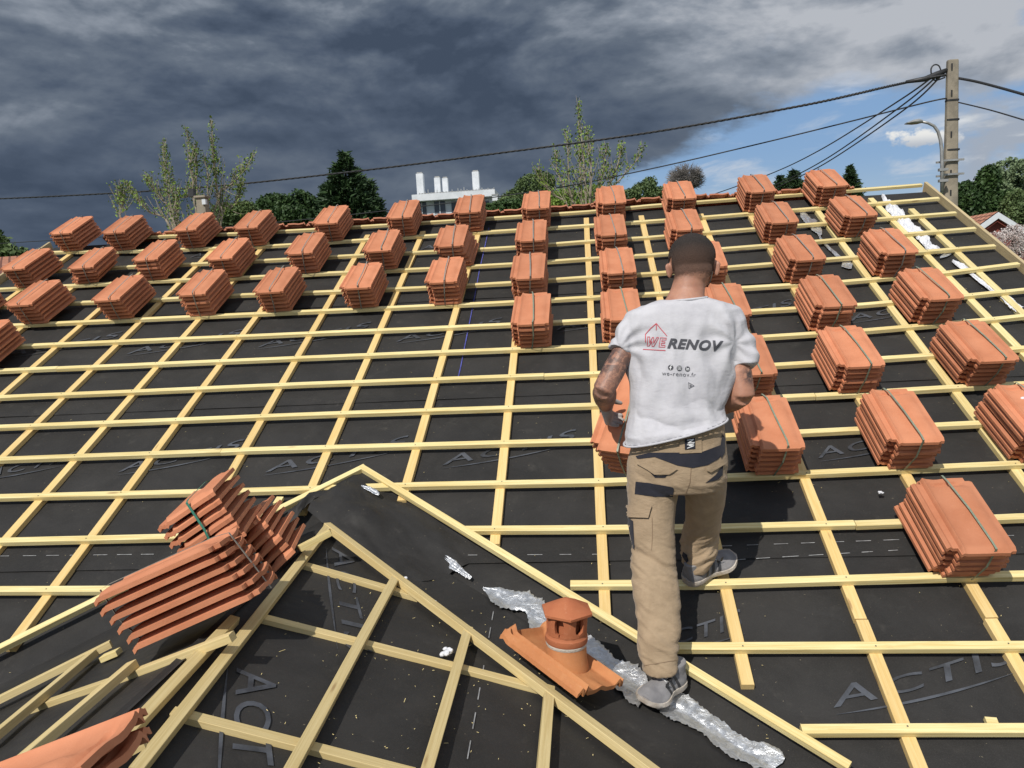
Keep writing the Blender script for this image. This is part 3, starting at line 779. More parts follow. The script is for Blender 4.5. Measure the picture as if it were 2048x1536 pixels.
# ------------------------------------------------------------------ loose membrane and foil along the right valley
def patch(ctrl, name, material, sub=8, amp=.0, label=None, cat=None, parent=None, thick=.001, fr=14):
    """smooth surface through a small grid of 3-D control points (Catmull-Rom both ways)"""
    def cr(p0, p1, p2, p3, t): return .5 * ((2 * p1) + (p2 - p0) * t + (2 * p0 - 5 * p1 + 4 * p2 - p3) * t * t + (3 * p1 - p0 - 3 * p2 + p3) * t ** 3)
    def line(ps, n):
        o = []; m_ = len(ps)
        for i in range(m_ - 1):
            for k in range(n): o.append(cr(ps[max(i - 1, 0)], ps[i], ps[i + 1], ps[min(i + 2, m_ - 1)], k / n))
        o.append(ps[-1]); return o
    rows = [line(r, sub) for r in ctrl]; cols = [line(list(c), sub) for c in zip(*rows)]
    G = cols; nu, nv = len(G), len(G[0]); vs = []
    for i in range(nu):
        for j in range(nv):
            p = G[i][j]; d = 0
            if amp: d = amp * (noise.noise(p * fr) + .6 * abs(noise.noise(p * fr * 2.3)) + .4 * noise.noise(p * fr * 5))
            vs.append(p + V((0, -.3, .95)) * d)
    fs = [(i * nv + j, i * nv + j + 1, (i + 1) * nv + j + 1, (i + 1) * nv + j) for i in range(nu - 1) for j in range(nv - 1)]
    b = MB(); b.add(vs, fs); o = b.build(name, material, parent, smooth=True)
    if label: tag(o, label, cat)
    return o
def FP(u, v, h=0):
    """point on whichever roof surface shows at that pixel near the valley (the higher one)"""
    a = PM(u, v, HB + .012 + h); c = PR(u, v, -.048 + h)
    return a if (a - CAM).length < (c - CAM).length else c
fl = [[(722, 938, .02), (800, 990, .0), (880, 1045, .0), (960, 1105, .0)],
      [(700, 955, .05), (770, 1000, .035), (850, 1060, .035), (935, 1125, .005)],
      [(668, 978, .10), (728, 1020, .12), (808, 1080, .04), (900, 1145, .008)],
      [(640, 990, .05), (680, 1035, .06), (765, 1100, .015), (860, 1160, .006)],
      [(615, 1022, .02), (655, 1052, .01), (730, 1108, .0), (810, 1160, .0)]]
patch([[FP(u, v, h) for u, v, h in r] for r in fl], 'loose_membrane', M['felt'], 9, .020, 'black membrane flap rumpled at the peak where the two pine valley boards meet', 'roofing membrane', fr=6)
fl2 = [[(722, 938, .02), (668, 978, .08), (640, 995, .06)], [(680, 958, .02), (632, 992, .06), (612, 1018, .05)], [(640, 978, .05), (600, 1008, .08), (592, 1040, .05)], [(600, 1004, .03), (575, 1030, .05), (556, 1056, .03)]]
patch([[PM(u, v, HB + .012 + h) for u, v, h in r] for r in fl2], 'loose_membrane', M['felt'], 9, .018, 'black membrane tongue folded down left of the peak, behind the dumped tiles', 'roofing membrane', fr=9)

def foil_strip(path, name, label, cat, amp=.010, mt='foil', fn=FP, h=.012, seed=0):
    n = len(path) - 1; vs = []; W_ = 15; rows = []
    pts = [fn(u, v, h) for u, v, w_ in path]
    fine = []
    for i in range(n):
        L = max(2, int((pts[i + 1] - pts[i]).length / .007))
        for k in range(L):
            t = k / L; fine.append((path[i][0] + (path[i + 1][0] - path[i][0]) * t, path[i][1] + (path[i + 1][1] - path[i][1]) * t, path[i][2] + (path[i + 1][2] - path[i][2]) * t))
    dx, dy = path[-1][0] - path[0][0], path[-1][1] - path[0][1]; L = math.hypot(dx, dy); nx_, ny_ = -dy / L, dx / L
    for i, (u, v, w_) in enumerate(fine):
        e = 1 + .50 * noise.noise(V((i * .045, seed, 0))) + .14 * noise.noise(V((i * .17, seed, 4))); off_ = w_ * (.30 * noise.noise(V((i * .05, seed, 20))) + .05 * noise.noise(V((i * .3, seed, 8))))
        row = []
        for j in range(W_):
            a = (j / (W_ - 1) - .5) * w_ * e + off_
            if j in (0, W_ - 1): a *= 1 + .22 * noise.noise(V((i * .8, j, seed)))
            p = fn(u + nx_ * a, v + ny_ * a, h)
            q = p * 22; d = amp * (abs(noise.noise(q * .5 + V((seed, 0, 0)))) * .9 + 1.5 * abs(noise.noise(V((i * .045, j * .55 + .5 * noise.noise(V((i * .1, 0, seed))), seed)))) + .18 * noise.noise(q * 3.5)) * (1 if mt == 'foil' else .9) * min(1, 8 * (.5 - abs(j / (W_ - 1) - .5)) + .25)
            row.append(p + V((0, -.3, .9)) * d)
        rows.append(row)
    b = MB(); b.add([p for r in rows for p in r], [(i * W_ + j, i * W_ + j + 1, (i + 1) * W_ + j + 1, (i + 1) * W_ + j) for i in range(len(rows) - 1) for j in range(W_ - 1)])
    o = b.build(name, M[mt], None, smooth=(mt == 'foil')); tag(o, label, cat); return o
foil_strip([(966, 1176, 4), (990, 1188, 24), (1030, 1203, 44), (1068, 1222, 62), (1095, 1250, 66), (1140, 1285, 60), (1190, 1318, 56), (1235, 1348, 62), (1272, 1378, 60), (1296, 1392, 40)], 'foil_strip',
           'crumpled silver foil strip showing behind and beside the clay vent tile', 'foil', .0035)
foil_strip([(1300, 1395, 14), (1340, 1402, 46), (1385, 1428, 50), (1430, 1462, 46), (1480, 1492, 52), (1520, 1510, 62), (1552, 1522, 40), (1572, 1520, 4)], 'foil_strip',
           'crumpled silver foil strip in the valley right of the grey shoe', 'foil', .0035, seed=5)
foil_strip([(874, 1106, 3), (890, 1118, 16), (905, 1130, 22), (922, 1140, 12), (945, 1158, 5)], 'foil_scrap', 'small silver foil scrap in a hole of the black valley membrane', 'foil scrap', .006, seed=9)
foil_strip([(722, 972, 3), (735, 977, 9), (752, 985, 10), (760, 990, 3)], 'foil_scrap', 'small pale foil scrap just under the peak of the valley boards', 'foil scrap', .004, seed=11, h=.075)
def FM(u, v, h=0): return PM(u, v, HB + .012 + h)
foil_strip([(1604, 420, 10), (1608, 432, 14), (1622, 448, 22), (1638, 462, 12), (1644, 470, 3)], 'foil_scrap', 'silver foil scrap right of a tile bundle near the ridge', 'foil scrap', .01, fn=FM, seed=3)
foil_strip([(1632, 458, 3), (1645, 482, 6), (1662, 500, 6), (1680, 516, 6)], 'foil_ribbon', 'thin silver ribbon lying down the membrane, third bay from the right verge', 'foil', .006, fn=FM, seed=13)
foil_strip([(1684, 528, 10), (1698, 532, 14), (1706, 534, 8)], 'foil_scrap', 'dark crumpled foil scrap below the thin silver ribbon', 'foil scrap', .008, fn=FM, seed=14)
foil_strip([(1764, 392, 4), (1772, 404, 10), (1782, 416, 22), (1796, 430, 22), (1806, 440, 26), (1816, 452, 22), (1832, 464, 18), (1848, 480, 20), (1862, 494, 16), (1880, 508, 6)], 'wadding_strip', 'torn white wadding strip running down beside the right verge, upper length', 'wadding', .03, 'wadding', FM, h=.01, seed=21)
foil_strip([(1905, 522, 5), (1926, 534, 12), (1942, 548, 6), (1975, 572, 9), (2000, 590, 9), (2026, 608, 18), (2044, 620, 14)], 'wadding_strip', 'torn white wadding strip near the right picture edge, lower length', 'wadding', .014, 'wadding', FM, h=.01, seed=22)
foil_strip([(1880, 515, 3), (1892, 511, 8), (1903, 506, 3)], 'foil_scrap', 'tiny silver foil scrap between two counter battens near the right verge', 'foil scrap', .006, fn=FM, seed=23)
for i, (u, v, sz, fn, lab) in enumerate([(893, 1302, .022, PR, 'small white wadding tuft on the wing board beside a counter batten'), (806, 1162, .020, PR, 'small white wadding tuft where two wing boards meet'), (866, 1205, .013, PR, 'tiny wadding tuft lower down beside the wing valley board'),
                                         (1762, 985, .012, PM, 'tiny white scrap alone on the membrane between two bundles at the right'), (2045, 800, .035, PM, 'white plastic scrap on the tile bundle at the right picture edge'), (745, 979, .01, PM, 'tiny white fluff under the valley peak')]):
    if i == 5: continue
    c = fn(u, v, -.02 if i != 4 else .20); b = MB()
    for k in range(9):
        q = c + V((rnd.uniform(-1, 1), rnd.uniform(-1, 1), rnd.uniform(-.3, .4))) * sz * .8
        ellipsoid(b, q, V((1, .2, .1)) * sz * rnd.uniform(.4, .7), V((-.2, 1, 0)) * sz * rnd.uniform(.3, .6), V((0, .1, .7)) * sz * rnd.uniform(.3, .6), 8, 6)
    o = b.build('wadding_tuft', M['wadding'], None, smooth=True); tag(o, lab, 'wadding')
# offcuts
def offcut(fn, a, c, h, nrm, label, wid=.04, thk=.02):
    o = px_beam(fn, a, c, wid, thk, 'wood_offcut', M['batten'], h, nrm, None); tag(o, label, 'offcut'); return o
offcut(PM, (552, 1006), (560, 993), -.02, RN, 'small pine offcut on the membrane below the left valley board')
offcut(PL, (203, 1312), (236, 1298), -.02, NL, 'pale pine offcut under the nose of the lowest dumped bundle')
offcut(PM, (1972, 1440), (1996, 1442), -.01, RN, 'short pine offcut just above the lowest batten at the right', .03)

# ------------------------------------------------------------------ sawdust and splinters: nobody could count them
b = MB()
for i in range(800):
    if i % 3: 
        k = rnd.choice(CB[1:13]); y = rnd.uniform(1.6, 6.8); p = RP(k[1] + k[2] * y + rnd.gauss(0, .05), y, HB + .016)
    else:
        p = RP(rnd.uniform(-3.5, 2.8), rnd.uniform(1.7, 5), HB + .016)
        if i % 2: p = PR(rnd.uniform(520, 1200), rnd.uniform(1150, 1530), -.040)
    a = rnd.uniform(0, math.pi); L = rnd.uniform(.001, .0045) * (3 if rnd.random() < .04 else 1); d = RX * math.cos(a) + RU * math.sin(a); s_ = RN.cross(d) * rnd.uniform(.0004, .0010)
    b.add([p - d * L - s_, p + d * L - s_, p + d * L + s_, p - d * L + s_], [(0, 1, 2, 3)])
tag(b.build('wood_shavings', M['batten']), kind='stuff')

# ------------------------------------------------------------------ clay vent tile
vent = empty('vent_tile', PR(1120, 1320, .03))
tag(vent, 'weathered orange clay vent tile with a small hooded chimney, lying on the valley foil', 'vent tile')
FL_, BL_, FR_ = V((-.084, 2.545, 4.092)), V((-.384, 2.80, 4.19)), V((.043, 2.735, 4.052))
FL_, BL_, FR_ = PR(1156, 1388, .05), PR(1001, 1270, .05), PR(1232, 1356, .03)
Ld = (BL_ - FL_); Wd = (FR_ - FL_); Wd = Wd - Ld.normalized() * Wd.dot(Ld.normalized()); Nd = Wd.normalized().cross(Ld.normalized())
def vt(a, c):
    """top of the vent tile: a across, c along from the nose"""
    z = 0
    for m_, s_, h_ in ((.055, .028, .024), (.155, .034, .030), (.86, .034, .028), (.95, .028, .022)): z += h_ * math.exp(-((a - m_) / s_) ** 2)
    z += .010 * math.exp(-((a - .5) / .08) ** 2) * max(0, 1 - c / .22)
    z += .024 * math.exp(-((c - .955) / .03) ** 2) * (1 if a > .06 else .4) * (1 - .5 * (a > .94))
    return z
b = MB(); nu, nv = 56, 46; vs = []
for j in range(nv + 1):
    for i in range(nu + 1):
        a, c = i / nu, j / nv
        cc = c - (.018 * math.exp(-((a - .1) / .07) ** 2) + .018 * math.exp(-((a - .9) / .07) ** 2)) * (1 - c)
        vs.append(FL_ + Wd * a + Ld * cc + Nd * (vt(a, c) + .0012 * noise.noise(V((a * 20, c * 30, 0)))))
n = (nu + 1) * (nv + 1); vs += [v - Nd * .016 for v in vs]; fs = []
for j in range(nv):
    for i in range(nu):
        a = j * (nu + 1) + i; q = (a, a + 1, a + nu + 2, a + nu + 1); fs.append(q); fs.append(tuple(n + k for k in reversed(q)))
for i in range(nu): fs.append((i + 1, i, n + i, n + i + 1)); a = nv * (nu + 1) + i; fs.append((a, a + 1, n + a + 1, n + a))
for j in range(nv): a = j * (nu + 1); fs.append((a, a + nu + 1, n + a + nu + 1, n + a)); a += nu; fs.append((a + nu + 1, a, n + a, n + a + nu + 1))
b.add(vs, fs); b.build('base_tile', M['vent'], vent, smooth=True, sharp=50)
cz = FL_ + Wd * .53 + Ld * .45; up = (V((0, 0, 1)) * .9 + Nd * .1 + V((.02, 0, 0))).normalized(); ux = V((1, .2, 0)); ux = (ux - up * ux.dot(up)).normalized(); uy = up.cross(ux)
def circ(h, r, seg=36):
    r *= 1.17; return [cz + up * h + ux * math.cos(2 * math.pi * k / seg) * r + uy * math.sin(2 * math.pi * k / seg) * r for k in range(seg)]
b = MB(); b.loft([circ(-.02, .072), circ(.0, .070), circ(.02, .066), circ(.075, .0635), circ(.078, .060)], True); b.build('chimney_socket', M['vent'], vent, smooth=True, sharp=50)
b = MB(); b.loft([circ(.070, .0645), circ(.078, .0665), circ(.084, .0655), circ(.086, .062)], False); b.build('mortar_ring', M['mortar'], vent, smooth=True)
b = MB()
b.loft([circ(.083, .066), circ(.090, .0685), circ(.106, .0675), circ(.110, .064), circ(.122, .0625), circ(.122, .054), circ(.085, .054)], False)
for k in range(6):        # six posts between the openings, waisted like in the photograph
    a0 = 2 * math.pi * (k + .5) / 6 - .02
    rows = []
    for h, wv in ((.120, .52), (.132, .50), (.136, .33), (.150, .29), (.170, .29), (.186, .34), (.190, .52), (.198, .52)):
        pr = []
        for s_, rr in ((-1, .075), (-.35, .0765), (.35, .0765), (1, .075), (1, .063), (-1, .063)):
            t = a0 + s_ * wv * .98; pr.append(cz + up * h + ux * math.cos(t) * rr * (1 + (h - .12) * .6) + uy * math.sin(t) * rr * (1 + (h - .12) * .6))
        rows.append(pr)
    b.loft(rows, True)
b.loft([circ(.08, .040), circ(.2, .040)], True)
b.build('chimney_cage', M['vent_cap'], vent, smooth=True, sharp=40)
def hexr(h, r):
    r *= 1.17; return [cz + up * h + ux * math.cos(2 * math.pi * (k / 6) - .02 + math.pi / 6 * 1) * r + uy * math.sin(2 * math.pi * (k / 6) - .02 + math.pi / 6 * 1) * r for k in range(6)]
b = MB(); b.loft([hexr(.194, .052), hexr(.194, .078), hexr(.196, .0855), hexr(.205, .0865), hexr(.236, .034), hexr(.247, .008), hexr(.248, .002)], True)
hood = b.build('hood', M['vent_cap'], vent, smooth=True, sharp=30)

# ------------------------------------------------------------------ the roofer
man = empty('person', PM(1340, 1300, -.05))
tag(man, 'person in white T-shirt and beige work trousers, back turned, carrying a tile bundle', 'person')
def skin_mat():
    m, nt, bs = mat('skin', .5, 0, .4)
    tc = nt.node('ShaderNodeTexCoord').outputs['Object']
    at = nt.node('ShaderNodeAttribute'); at.attribute_name = 'ink'
    n = nt.noise(tc, 18, 5, .6); n2 = nt.noise(tc, 34, 5, .65, 1.6); n3 = nt.noise(tc, 160, 2, .5)
    col = nt.mix(nt.smooth(n, .3, .7), (.46, .235, .155, 1), (.37, .175, .115, 1))
    rd = nt.node('ShaderNodeSeparateColor'); nt.l.new(at.outputs['Color'], rd.inputs[0])
    f = nt.m('MULTIPLY', rd.outputs[0], nt.m('MULTIPLY_ADD', nt.smooth(n2, .38, .56), .72, .22))
    col = nt.mix(f, col, (.045, .04, .042, 1))
    f2 = nt.m('MULTIPLY', rd.outputs[1], nt.m('MULTIPLY_ADD', nt.smooth(n3, .35, .6), .5, .4))
    col = nt.mix(f2, col, (.06, .045, .038, 1))
    nt.put(bs.inputs['Base Color'], col); bump(nt, bs, nt.noise(tc, 120, 4, .6), .15, .004)
    bs.inputs['Subsurface Weight'].default_value = .08; bs.inputs['Subsurface Radius'].default_value = (.01, .004, .002); bs.inputs['Subsurface Scale'].default_value = .5
    return m
M['skin'] = skin_mat()
def cloth(name, ca, cb, weave=900, rough=.9, bstr=.25):
    m, nt, bs = mat(name, rough, 0, .15)
    tc = nt.node('ShaderNodeTexCoord').outputs['Object']
    n = nt.noise(tc, 9, 6, .65, .4); wv = nt.noise(tc, weave, 2, .5); w2 = nt.noise(nt.mapping(tc, (1, 1, 2.2)), 26, 5, .6, .5)
    nt.put(bs.inputs['Base Color'], nt.mix(nt.smooth(n, .32, .7), c4(ca), c4(cb)))
    bump(nt, bs, nt.m('ADD', nt.m('MULTIPLY', w2, .8), nt.m('MULTIPLY', wv, .08)), bstr, .012)
    bs.inputs['Sheen Weight'].default_value = .15
    return m
M['shirt'] = cloth('white_cotton', (.55, .54, .56), (.47, .46, .485))
M['khaki'] = cloth('beige_canvas', (.385, .285, .185), (.30, .22, .14), 500, .9, .4)
M['navy'] = cloth('black_canvas', (.022, .023, .032), (.03, .03, .04), 500)
M['sock'] = cloth('black_knit', (.015, .015, .015), (.02, .02, .02))
M['glove'] = cloth('grey_glove', (.45, .43, .42), (.30, .27, .25))
M['print_dark'] = simple('dark_print', (.055, .055, .065), (.075, .075, .085), 60, .8)
M['print_red'] = simple('red_print', (.58, .08, .10), (.5, .07, .09), 60, .8)
M['print_white'] = simple('white_print', (.75, .75, .75), (.7, .7, .7), 60, .8)
M['shoe'] = cloth('grey_mesh_shoe', (.27, .26, .26), (.17, .165, .17), 300)
M['shoe_dark'] = simple('black_stripe', (.03, .03, .035), (.045, .045, .05), 40, .5)
M['sole'] = simple('dirty_sole', (.55, .50, .44), (.36, .30, .24), 26, .8, .3)

HX = V((1, 0, 0)); HY = V((0, 1, 0)); HZ = V((0, 0, 1))
def pxm(yy): return yy / FPX * 1.02
def tring(u, v, hw, yy, depth, e=2.3, tilt=(0, 0), n=36):
    c = AT(u, v, yy); return superring(c, HX * hw * pxm(yy) + HZ * tilt[0], HY * depth + HZ * tilt[1], n, e)
# --- body: head, neck, trunk, arms, hands, legs
def hand(b, wrist, dirn, palmn, side, r=.0085, curl=.9, L=.19):
    """palm plus five bent fingers; dirn = along the hand, palmn = out of the palm, side = towards the thumb"""
    dirn = V(dirn).normalized(); palmn = (V(palmn) - dirn * V(palmn).dot(dirn)).normalized(); side_ = dirn.cross(palmn) * side
    pc = wrist + dirn * .05
    b.tube([wrist - dirn * .01, wrist + dirn * .03, pc + dirn * .02, wrist + dirn * .098], [(.020, .026), (.016, .038), (.015, .043), (.013, .040)], 14, flat=palmn)
    for i, (off, ln, rr) in enumerate(((.030, .075, 1.0), (.010, .083, 1.05), (-.011, .077, 1.0), (-.031, .060, .88))):
        p = wrist + dirn * (.090 - .004 * abs(i - 1)) + side_ * off; d = dirn.copy(); pts = [p - d * .02, p]; a = 0
        for seg, cu in ((.44, .55), (.32, .75), (.24, .6)):
            a += cu * curl * (1 + .06 * i); d = dirn * math.cos(a) + palmn * math.sin(a) + side_ * off * .8
            p = p + d.normalized() * ln * seg; pts.append(p)
        b.tube(pts, [r * rr * 1.1, r * rr * 1.08, r * rr, r * rr * .93, r * rr * .8], 10)
        ellipsoid(b, pts[-1], HX * r * rr * .8, HY * r * rr * .8, HZ * r * rr * .8, 8, 6)
    t0 = wrist + dirn * .025 + side_ * .032; td = (dirn * .6 + side_ * .65 + palmn * .3).normalized(); t1 = t0 + td * .042; td2 = (dirn * .75 + side_ * .15 + palmn * .6).normalized(); t2 = t1 + td2 * .030; t3 = t2 + (td2 + palmn * .4).normalized() * .022
    b.tube([t0 - td * .02, t0, t1, t2, t3], [r * 1.6, r * 1.6, r * 1.25, r * 1.12, r * .85], 10); ellipsoid(b, t3, HX * r * .85, HY * r * .85, HZ * r * .85, 8, 6)
b = MB()
hc = AT(1384, 527, 3.27)
fw = V((0.02, .93, -.36)).normalized(); hu = (HZ - fw * HZ.dot(fw)).normalized(); hs = fw.cross(hu)
hw_ = .092
ellipsoid(b, hc + hu * .022 - fw * .012, hs * hw_, fw * .104, hu * .092, 28, 18)            # skull
ellipsoid(b, hc - hu * .045 + fw * .022, hs * .070, fw * .080, hu * .078, 24, 14)             # face block
ellipsoid(b, hc - hu * .045 - fw * .035, hs * .074, fw * .055, hu * .065, 22, 12)             # occiput to nape
ellipsoid(b, hc - hu * .095 + fw * .060, hs * .040, fw * .035, hu * .030, 16, 10)             # chin
b.tube([hc - hu * .02 + fw * .094, hc - hu * .045 + fw * .112, hc - hu * .055 + fw * .098], [.009, .014, .012], 10)   # nose
ellipsoid(b, hc - hu * .078 + fw * .095, hs * .024, fw * .010, hu * .008, 12, 8)              # mouth
for s_ in (-1, 1):
    ellipsoid(b, hc + hs * s_ * .032 - hu * .012 + fw * .092, hs * .014, fw * .010, hu * .010, 12, 8)   # eye
    ellipsoid(b, hc + hs * s_ * .033 + hu * .006 + fw * .090, hs * .022, fw * .010, hu * .006, 12, 8)   # brow
    e0 = hc + hs * s_ * .086 - hu * .030 - fw * .006
    eo = (hs * s_ * .8 - fw * .45).normalized(); eu = (hu * .96 - fw * .2).normalized(); en = eo.cross(eu)
    ellipsoid(b, e0 + eo * .010, eo * .017, en * .007, eu * .033, 14, 12)                       # ear
    ellipsoid(b, e0 + eo * .012 + eu * .012, eo * .018, en * .008, eu * .018, 12, 10)
nk = [AT(1378, 560, 3.24), AT(1371, 590, 3.215), AT(1366, 625, 3.20)]
b.loft([superring(AT(1382, 545, 3.235), HX * .062, HY * .064, 28, 2.1), superring(AT(1376, 575, 3.225), HX * .068, HY * .064, 28, 2.1), superring(AT(1370, 596, 3.205), HX * .077, HY * .068, 28, 2.2), superring(AT(1368, 622, 3.20), HX * .12, HY * .075, 28, 2.2)])
b.loft([tring(1366, 625, 56, 3.205, .065), tring(1362, 680, 84, 3.20, .085), tring(1356, 780, 70, 3.16, .085), tring(1350, 880, 74, 3.13, .09), tring(1352, 950, 84, 3.12, .11)])
# left arm (tattooed): upper arm hangs, forearm goes forward to the tiles
shL = AT(1272, 655, 3.19); elL = AT(1208, 778, 3.10); wrL = AT(1212, 812, 3.30)
b.tube([shL, shL.lerp(elL, .35), shL.lerp(elL, .72), elL, elL.lerp(wrL, .15) + V((.0, 0, -.006))], [(.036, .040), (.041, .043), (.046, .048), (.044, .046), (.046, .046)], 18)
b.tube([elL + V((0, -.012, .0)), elL.lerp(wrL, .22), elL.lerp(wrL, .5), elL.lerp(wrL, .8), wrL], [.040, .050, .047, .036, .029], 18)
hdL = V((.10, .75, -.62)).normalized()
hand(b, wrL, hdL, V((.93, .1, -.25)), -1, .0082, .75)
# right arm: elbow out, forearm crosses forward in front of the belly
shR = AT(1458, 655, 3.22); elR = AT(1484, 788, 3.14); wrR = AT(1405, 822, 3.40)
b.tube([shR, shR.lerp(elR, .35), shR.lerp(elR, .7), elR, elR.lerp(wrR, .12)], [(.040, .045), (.046, .050), (.053, .056), (.050, .052), (.050, .050)], 18)
b.tube([elR + V((.0, -.010, 0)), elR.lerp(wrR, .2), elR.lerp(wrR, .5), elR.lerp(wrR, .8), wrR], [.046, .055, .052, .038, .030], 18)
hand(b, wrR, V((-.62, .70, -.2)), V((-.1, -.1, -1)), 1, .0082, .8)
ankL = AT(1322, 1345, 2.83); ankR = AT(1396, 1138, 3.315)
b.tube([AT(1312, 930, 3.12), AT(1304, 1030, 3.10), AT(1310, 1120, 3.03), AT(1314, 1190, 2.96), AT(1320, 1290, 2.87), ankL], [.085, .078, .055, .056, .042, .036], 18)
b.tube([AT(1408, 930, 3.14), AT(1410, 1000, 3.24), AT(1404, 1060, 3.33), AT(1400, 1100, 3.33), ankR], [.085, .072, .055, .050, .036], 18)
body = remesh(b, 'body', M['skin'], man, .005, 3)
# tattoo and stubble masks as a colour attribute (red = ink, green = short beard/hair shadow)
ca = body.data.color_attributes.new('ink', 'FLOAT_COLOR', 'POINT')
for i, v in enumerate(body.data.vertices):
    p = v.co; ink = 0; st_ = 0
    if p.x < elL.x + .12 and p.z < shL.z + .02 and p.z > elL.z - .2 and p.x < AT(1262, 760, 3.1).x: ink = min(1, max(.0, .75 + .6 * noise.noise(p * 9)))
    d = (p - AT(1500, 752, 3.12)).length
    if d < .05: ink = max(ink, (1 - d / .05) * 1.3 if noise.noise(p * 50) > -.2 else 0)
    q = p - hc
    hh = q.dot(hu); ff = q.dot(fw)
    if q.length < .16 and ff < .09:
        st_ = max(0, min(1, (hh + .105 + .03 * max(0, ff / .06)) / .03)) if ff < .06 else 0
        if abs(q.dot(hs)) > .083 and -.05 < ff < .03: st_ = 0
    ca.data[i].color = (max(0, min(1, ink)), st_ * .5, 0, 1)
# --- hair: cropped, denser on top, faded at the nape
def hair_mat():
    m, nt, bs = mat('cropped_hair', .8, 0, .25)
    tc = nt.node('ShaderNodeTexCoord').outputs['Object']
    at = nt.node('ShaderNodeAttribute'); at.attribute_name = 'dens'
    sp = nt.node('ShaderNodeSeparateColor'); nt.l.new(at.outputs['Color'], sp.inputs[0])
    n = nt.noise(tc, 420, 3, .6); n2 = nt.noise(tc, 30, 4, .6)
    nt.put(bs.inputs['Base Color'], nt.mix(sp.outputs[0], nt.mix(n2, (.21, .115, .08, 1), (.13, .075, .055, 1)), nt.mix(nt.smooth(n, .3, .7), (.016, .013, .012, 1), (.060, .048, .042, 1))))
    bump(nt, bs, n, .9, .006)
    a = nt.m('GREATER_THAN', nt.m('ADD', n, nt.m('MULTIPLY_ADD', sp.outputs[0], 1.6, -.22)), .5)
    nt.put(bs.inputs['Alpha'], a)
    return m
M['hair'] = hair_mat()
mb = body.data; keep = {}; vs = []; dens = []
def dns(p):
    q = p - hc; hh = q.dot(hu); ff = q.dot(fw)
    line = -.098 if ff < .0 else -.098 + (ff / .085) * .14
    if ff > .085 or q.length > .17: return -1
    if abs(q.dot(hs)) > .084 and -.055 < ff < .03 and hh < .012: return -1
    if hh < line: return -1
    return max(0, min(1, (hh - line - .005) / .14))
for v in mb.vertices:
    d = dns(v.co)
    if d >= 0: keep[v.index] = len(vs); vs.append(v.co + v.normal * (.0008 + .004 * d)); dens.append(d)
fs = [[keep[i] for i in p.vertices] for p in mb.polygons if all(i in keep for i in p.vertices)]
b = MB(); b.add(vs, fs); hair = b.build('hair', M['hair'], man, smooth=True)
ha = hair.data.color_attributes.new('dens', 'FLOAT_COLOR', 'POINT')
for i, d in enumerate(dens): ha.data[i].color = (d ** 1.1, 0, 0, 1)

# --- T-shirt
def fbm(p): return noise.noise(p) + .5 * noise.noise(p * 2.1) + .25 * noise.noise(p * 4.3)
zt = AT(1360, 620, 3.1).z; zh = AT(1360, 880, 3.1).z
hem0 = AT(1252, 886, 3.115); hem1 = AT(1448, 841, 3.115)
def shirt_fold(p, n):
    t = (zt - p.z) / (zt - zh)                     # 0 at the shoulders, 1 at the hem
    d = .007 * fbm(V((p.x * 11 + 3, p.y * 9, p.z * 3.2)))
    # pulled folds radiating from the armpits
    for cx in (-.235, .215):
        a = math.atan2(p.z - (zt - .14), p.x - (AT(1360, 700, 3.1).x + cx)); r = math.hypot(p.x - (AT(1360, 700, 3.1).x + cx), p.z - (zt - .14))
        d += .0055 * math.sin(a * 8 + 4.2 * noise.noise(p * 7)) * math.exp(-((r - .09) / .055) ** 2)
    # bunched folds above the hem, rising towards the right hip
    k = max(0, (t - .60) / .4)
    q = p.z * 46 + p.x * 17 + 2.6 * fbm(V((p.x * 5, p.y * 5, p.z * 6)))
    rgt = .45 + .75 * max(0, min(1, (p.x - .0) / .25))
    d += .0105 * (abs(math.sin(q * .5)) ** .8 * 1.8 - 1) * k * rgt + .004 * k * fbm(V((p.x * 10, p.y * 10, p.z * 24)))
    # long soft folds hanging from the shoulder blades
    d += .0105 * (1 - k) * math.sin(p.x * 62 + 3.5 * fbm(V((p.x * 4, 0, p.z * 3.5)))) * max(0, min(1, t * 2.4)) * (.4 + .6 * abs(noise.noise(V((p.x * 6, 1, p.z * 4)))) * 2)
    hem = hem0.z + (p.x - hem0.x) * (hem1.z - hem0.z) / (hem1.x - hem0.x)
    if p.y < 3.25 and abs(p.x - hem0.x - .2) < .24: d *= max(0, min(1, (p.z - hem - .004) / .022))
    return d
b = MB()
b.loft([tring(1369, 598, 46, 3.205, .070, 2.1), tring(1366, 608, 80, 3.20, .082, 2.2), tring(1364, 622, 108, 3.20, .096, 2.3), tring(1362, 645, 120, 3.20, .112, 2.4), tring(1362, 680, 118, 3.20, .128), tring(1362, 720, 108, 3.19, .136), tring(1360, 760, 99, 3.17, .136),
        tring(1354, 810, 93, 3.15, .132), tring(1352, 838, 94, 3.135, .134, tilt=(.012, 0)), tring(1351, 854, 97, 3.12, .138, tilt=(.030, 0)), tring(1350, 863, 99.5, 3.115, .142, tilt=(.047, 0))])
b.tube([AT(1310, 648, 3.2), AT(1262, 664, 3.19), AT(1246, 690, 3.165), AT(1240, 703, 3.155)], [(.074, .068), (.062, .066), (.052, .058), (.049, .056)], 24)
b.tube([AT(1415, 648, 3.21), AT(1462, 666, 3.21), AT(1479, 705, 3.185), AT(1485, 735, 3.165)], [(.084, .074), (.074, .082), (.064, .076), (.058, .073)], 24)
shirt = remesh(b, 't_shirt', M['shirt'], man, .005, 9, shirt_fold)
for ring_ in (tring(1350, 863, 100, 3.115, .142, tilt=(.047, 0), n=60), ):
    b = MB(); b.tube(ring_ + [ring_[0]], .0045, 8); b.build('hem', M['shirt'], shirt, smooth=True)
bvs = bvh_of(shirt)
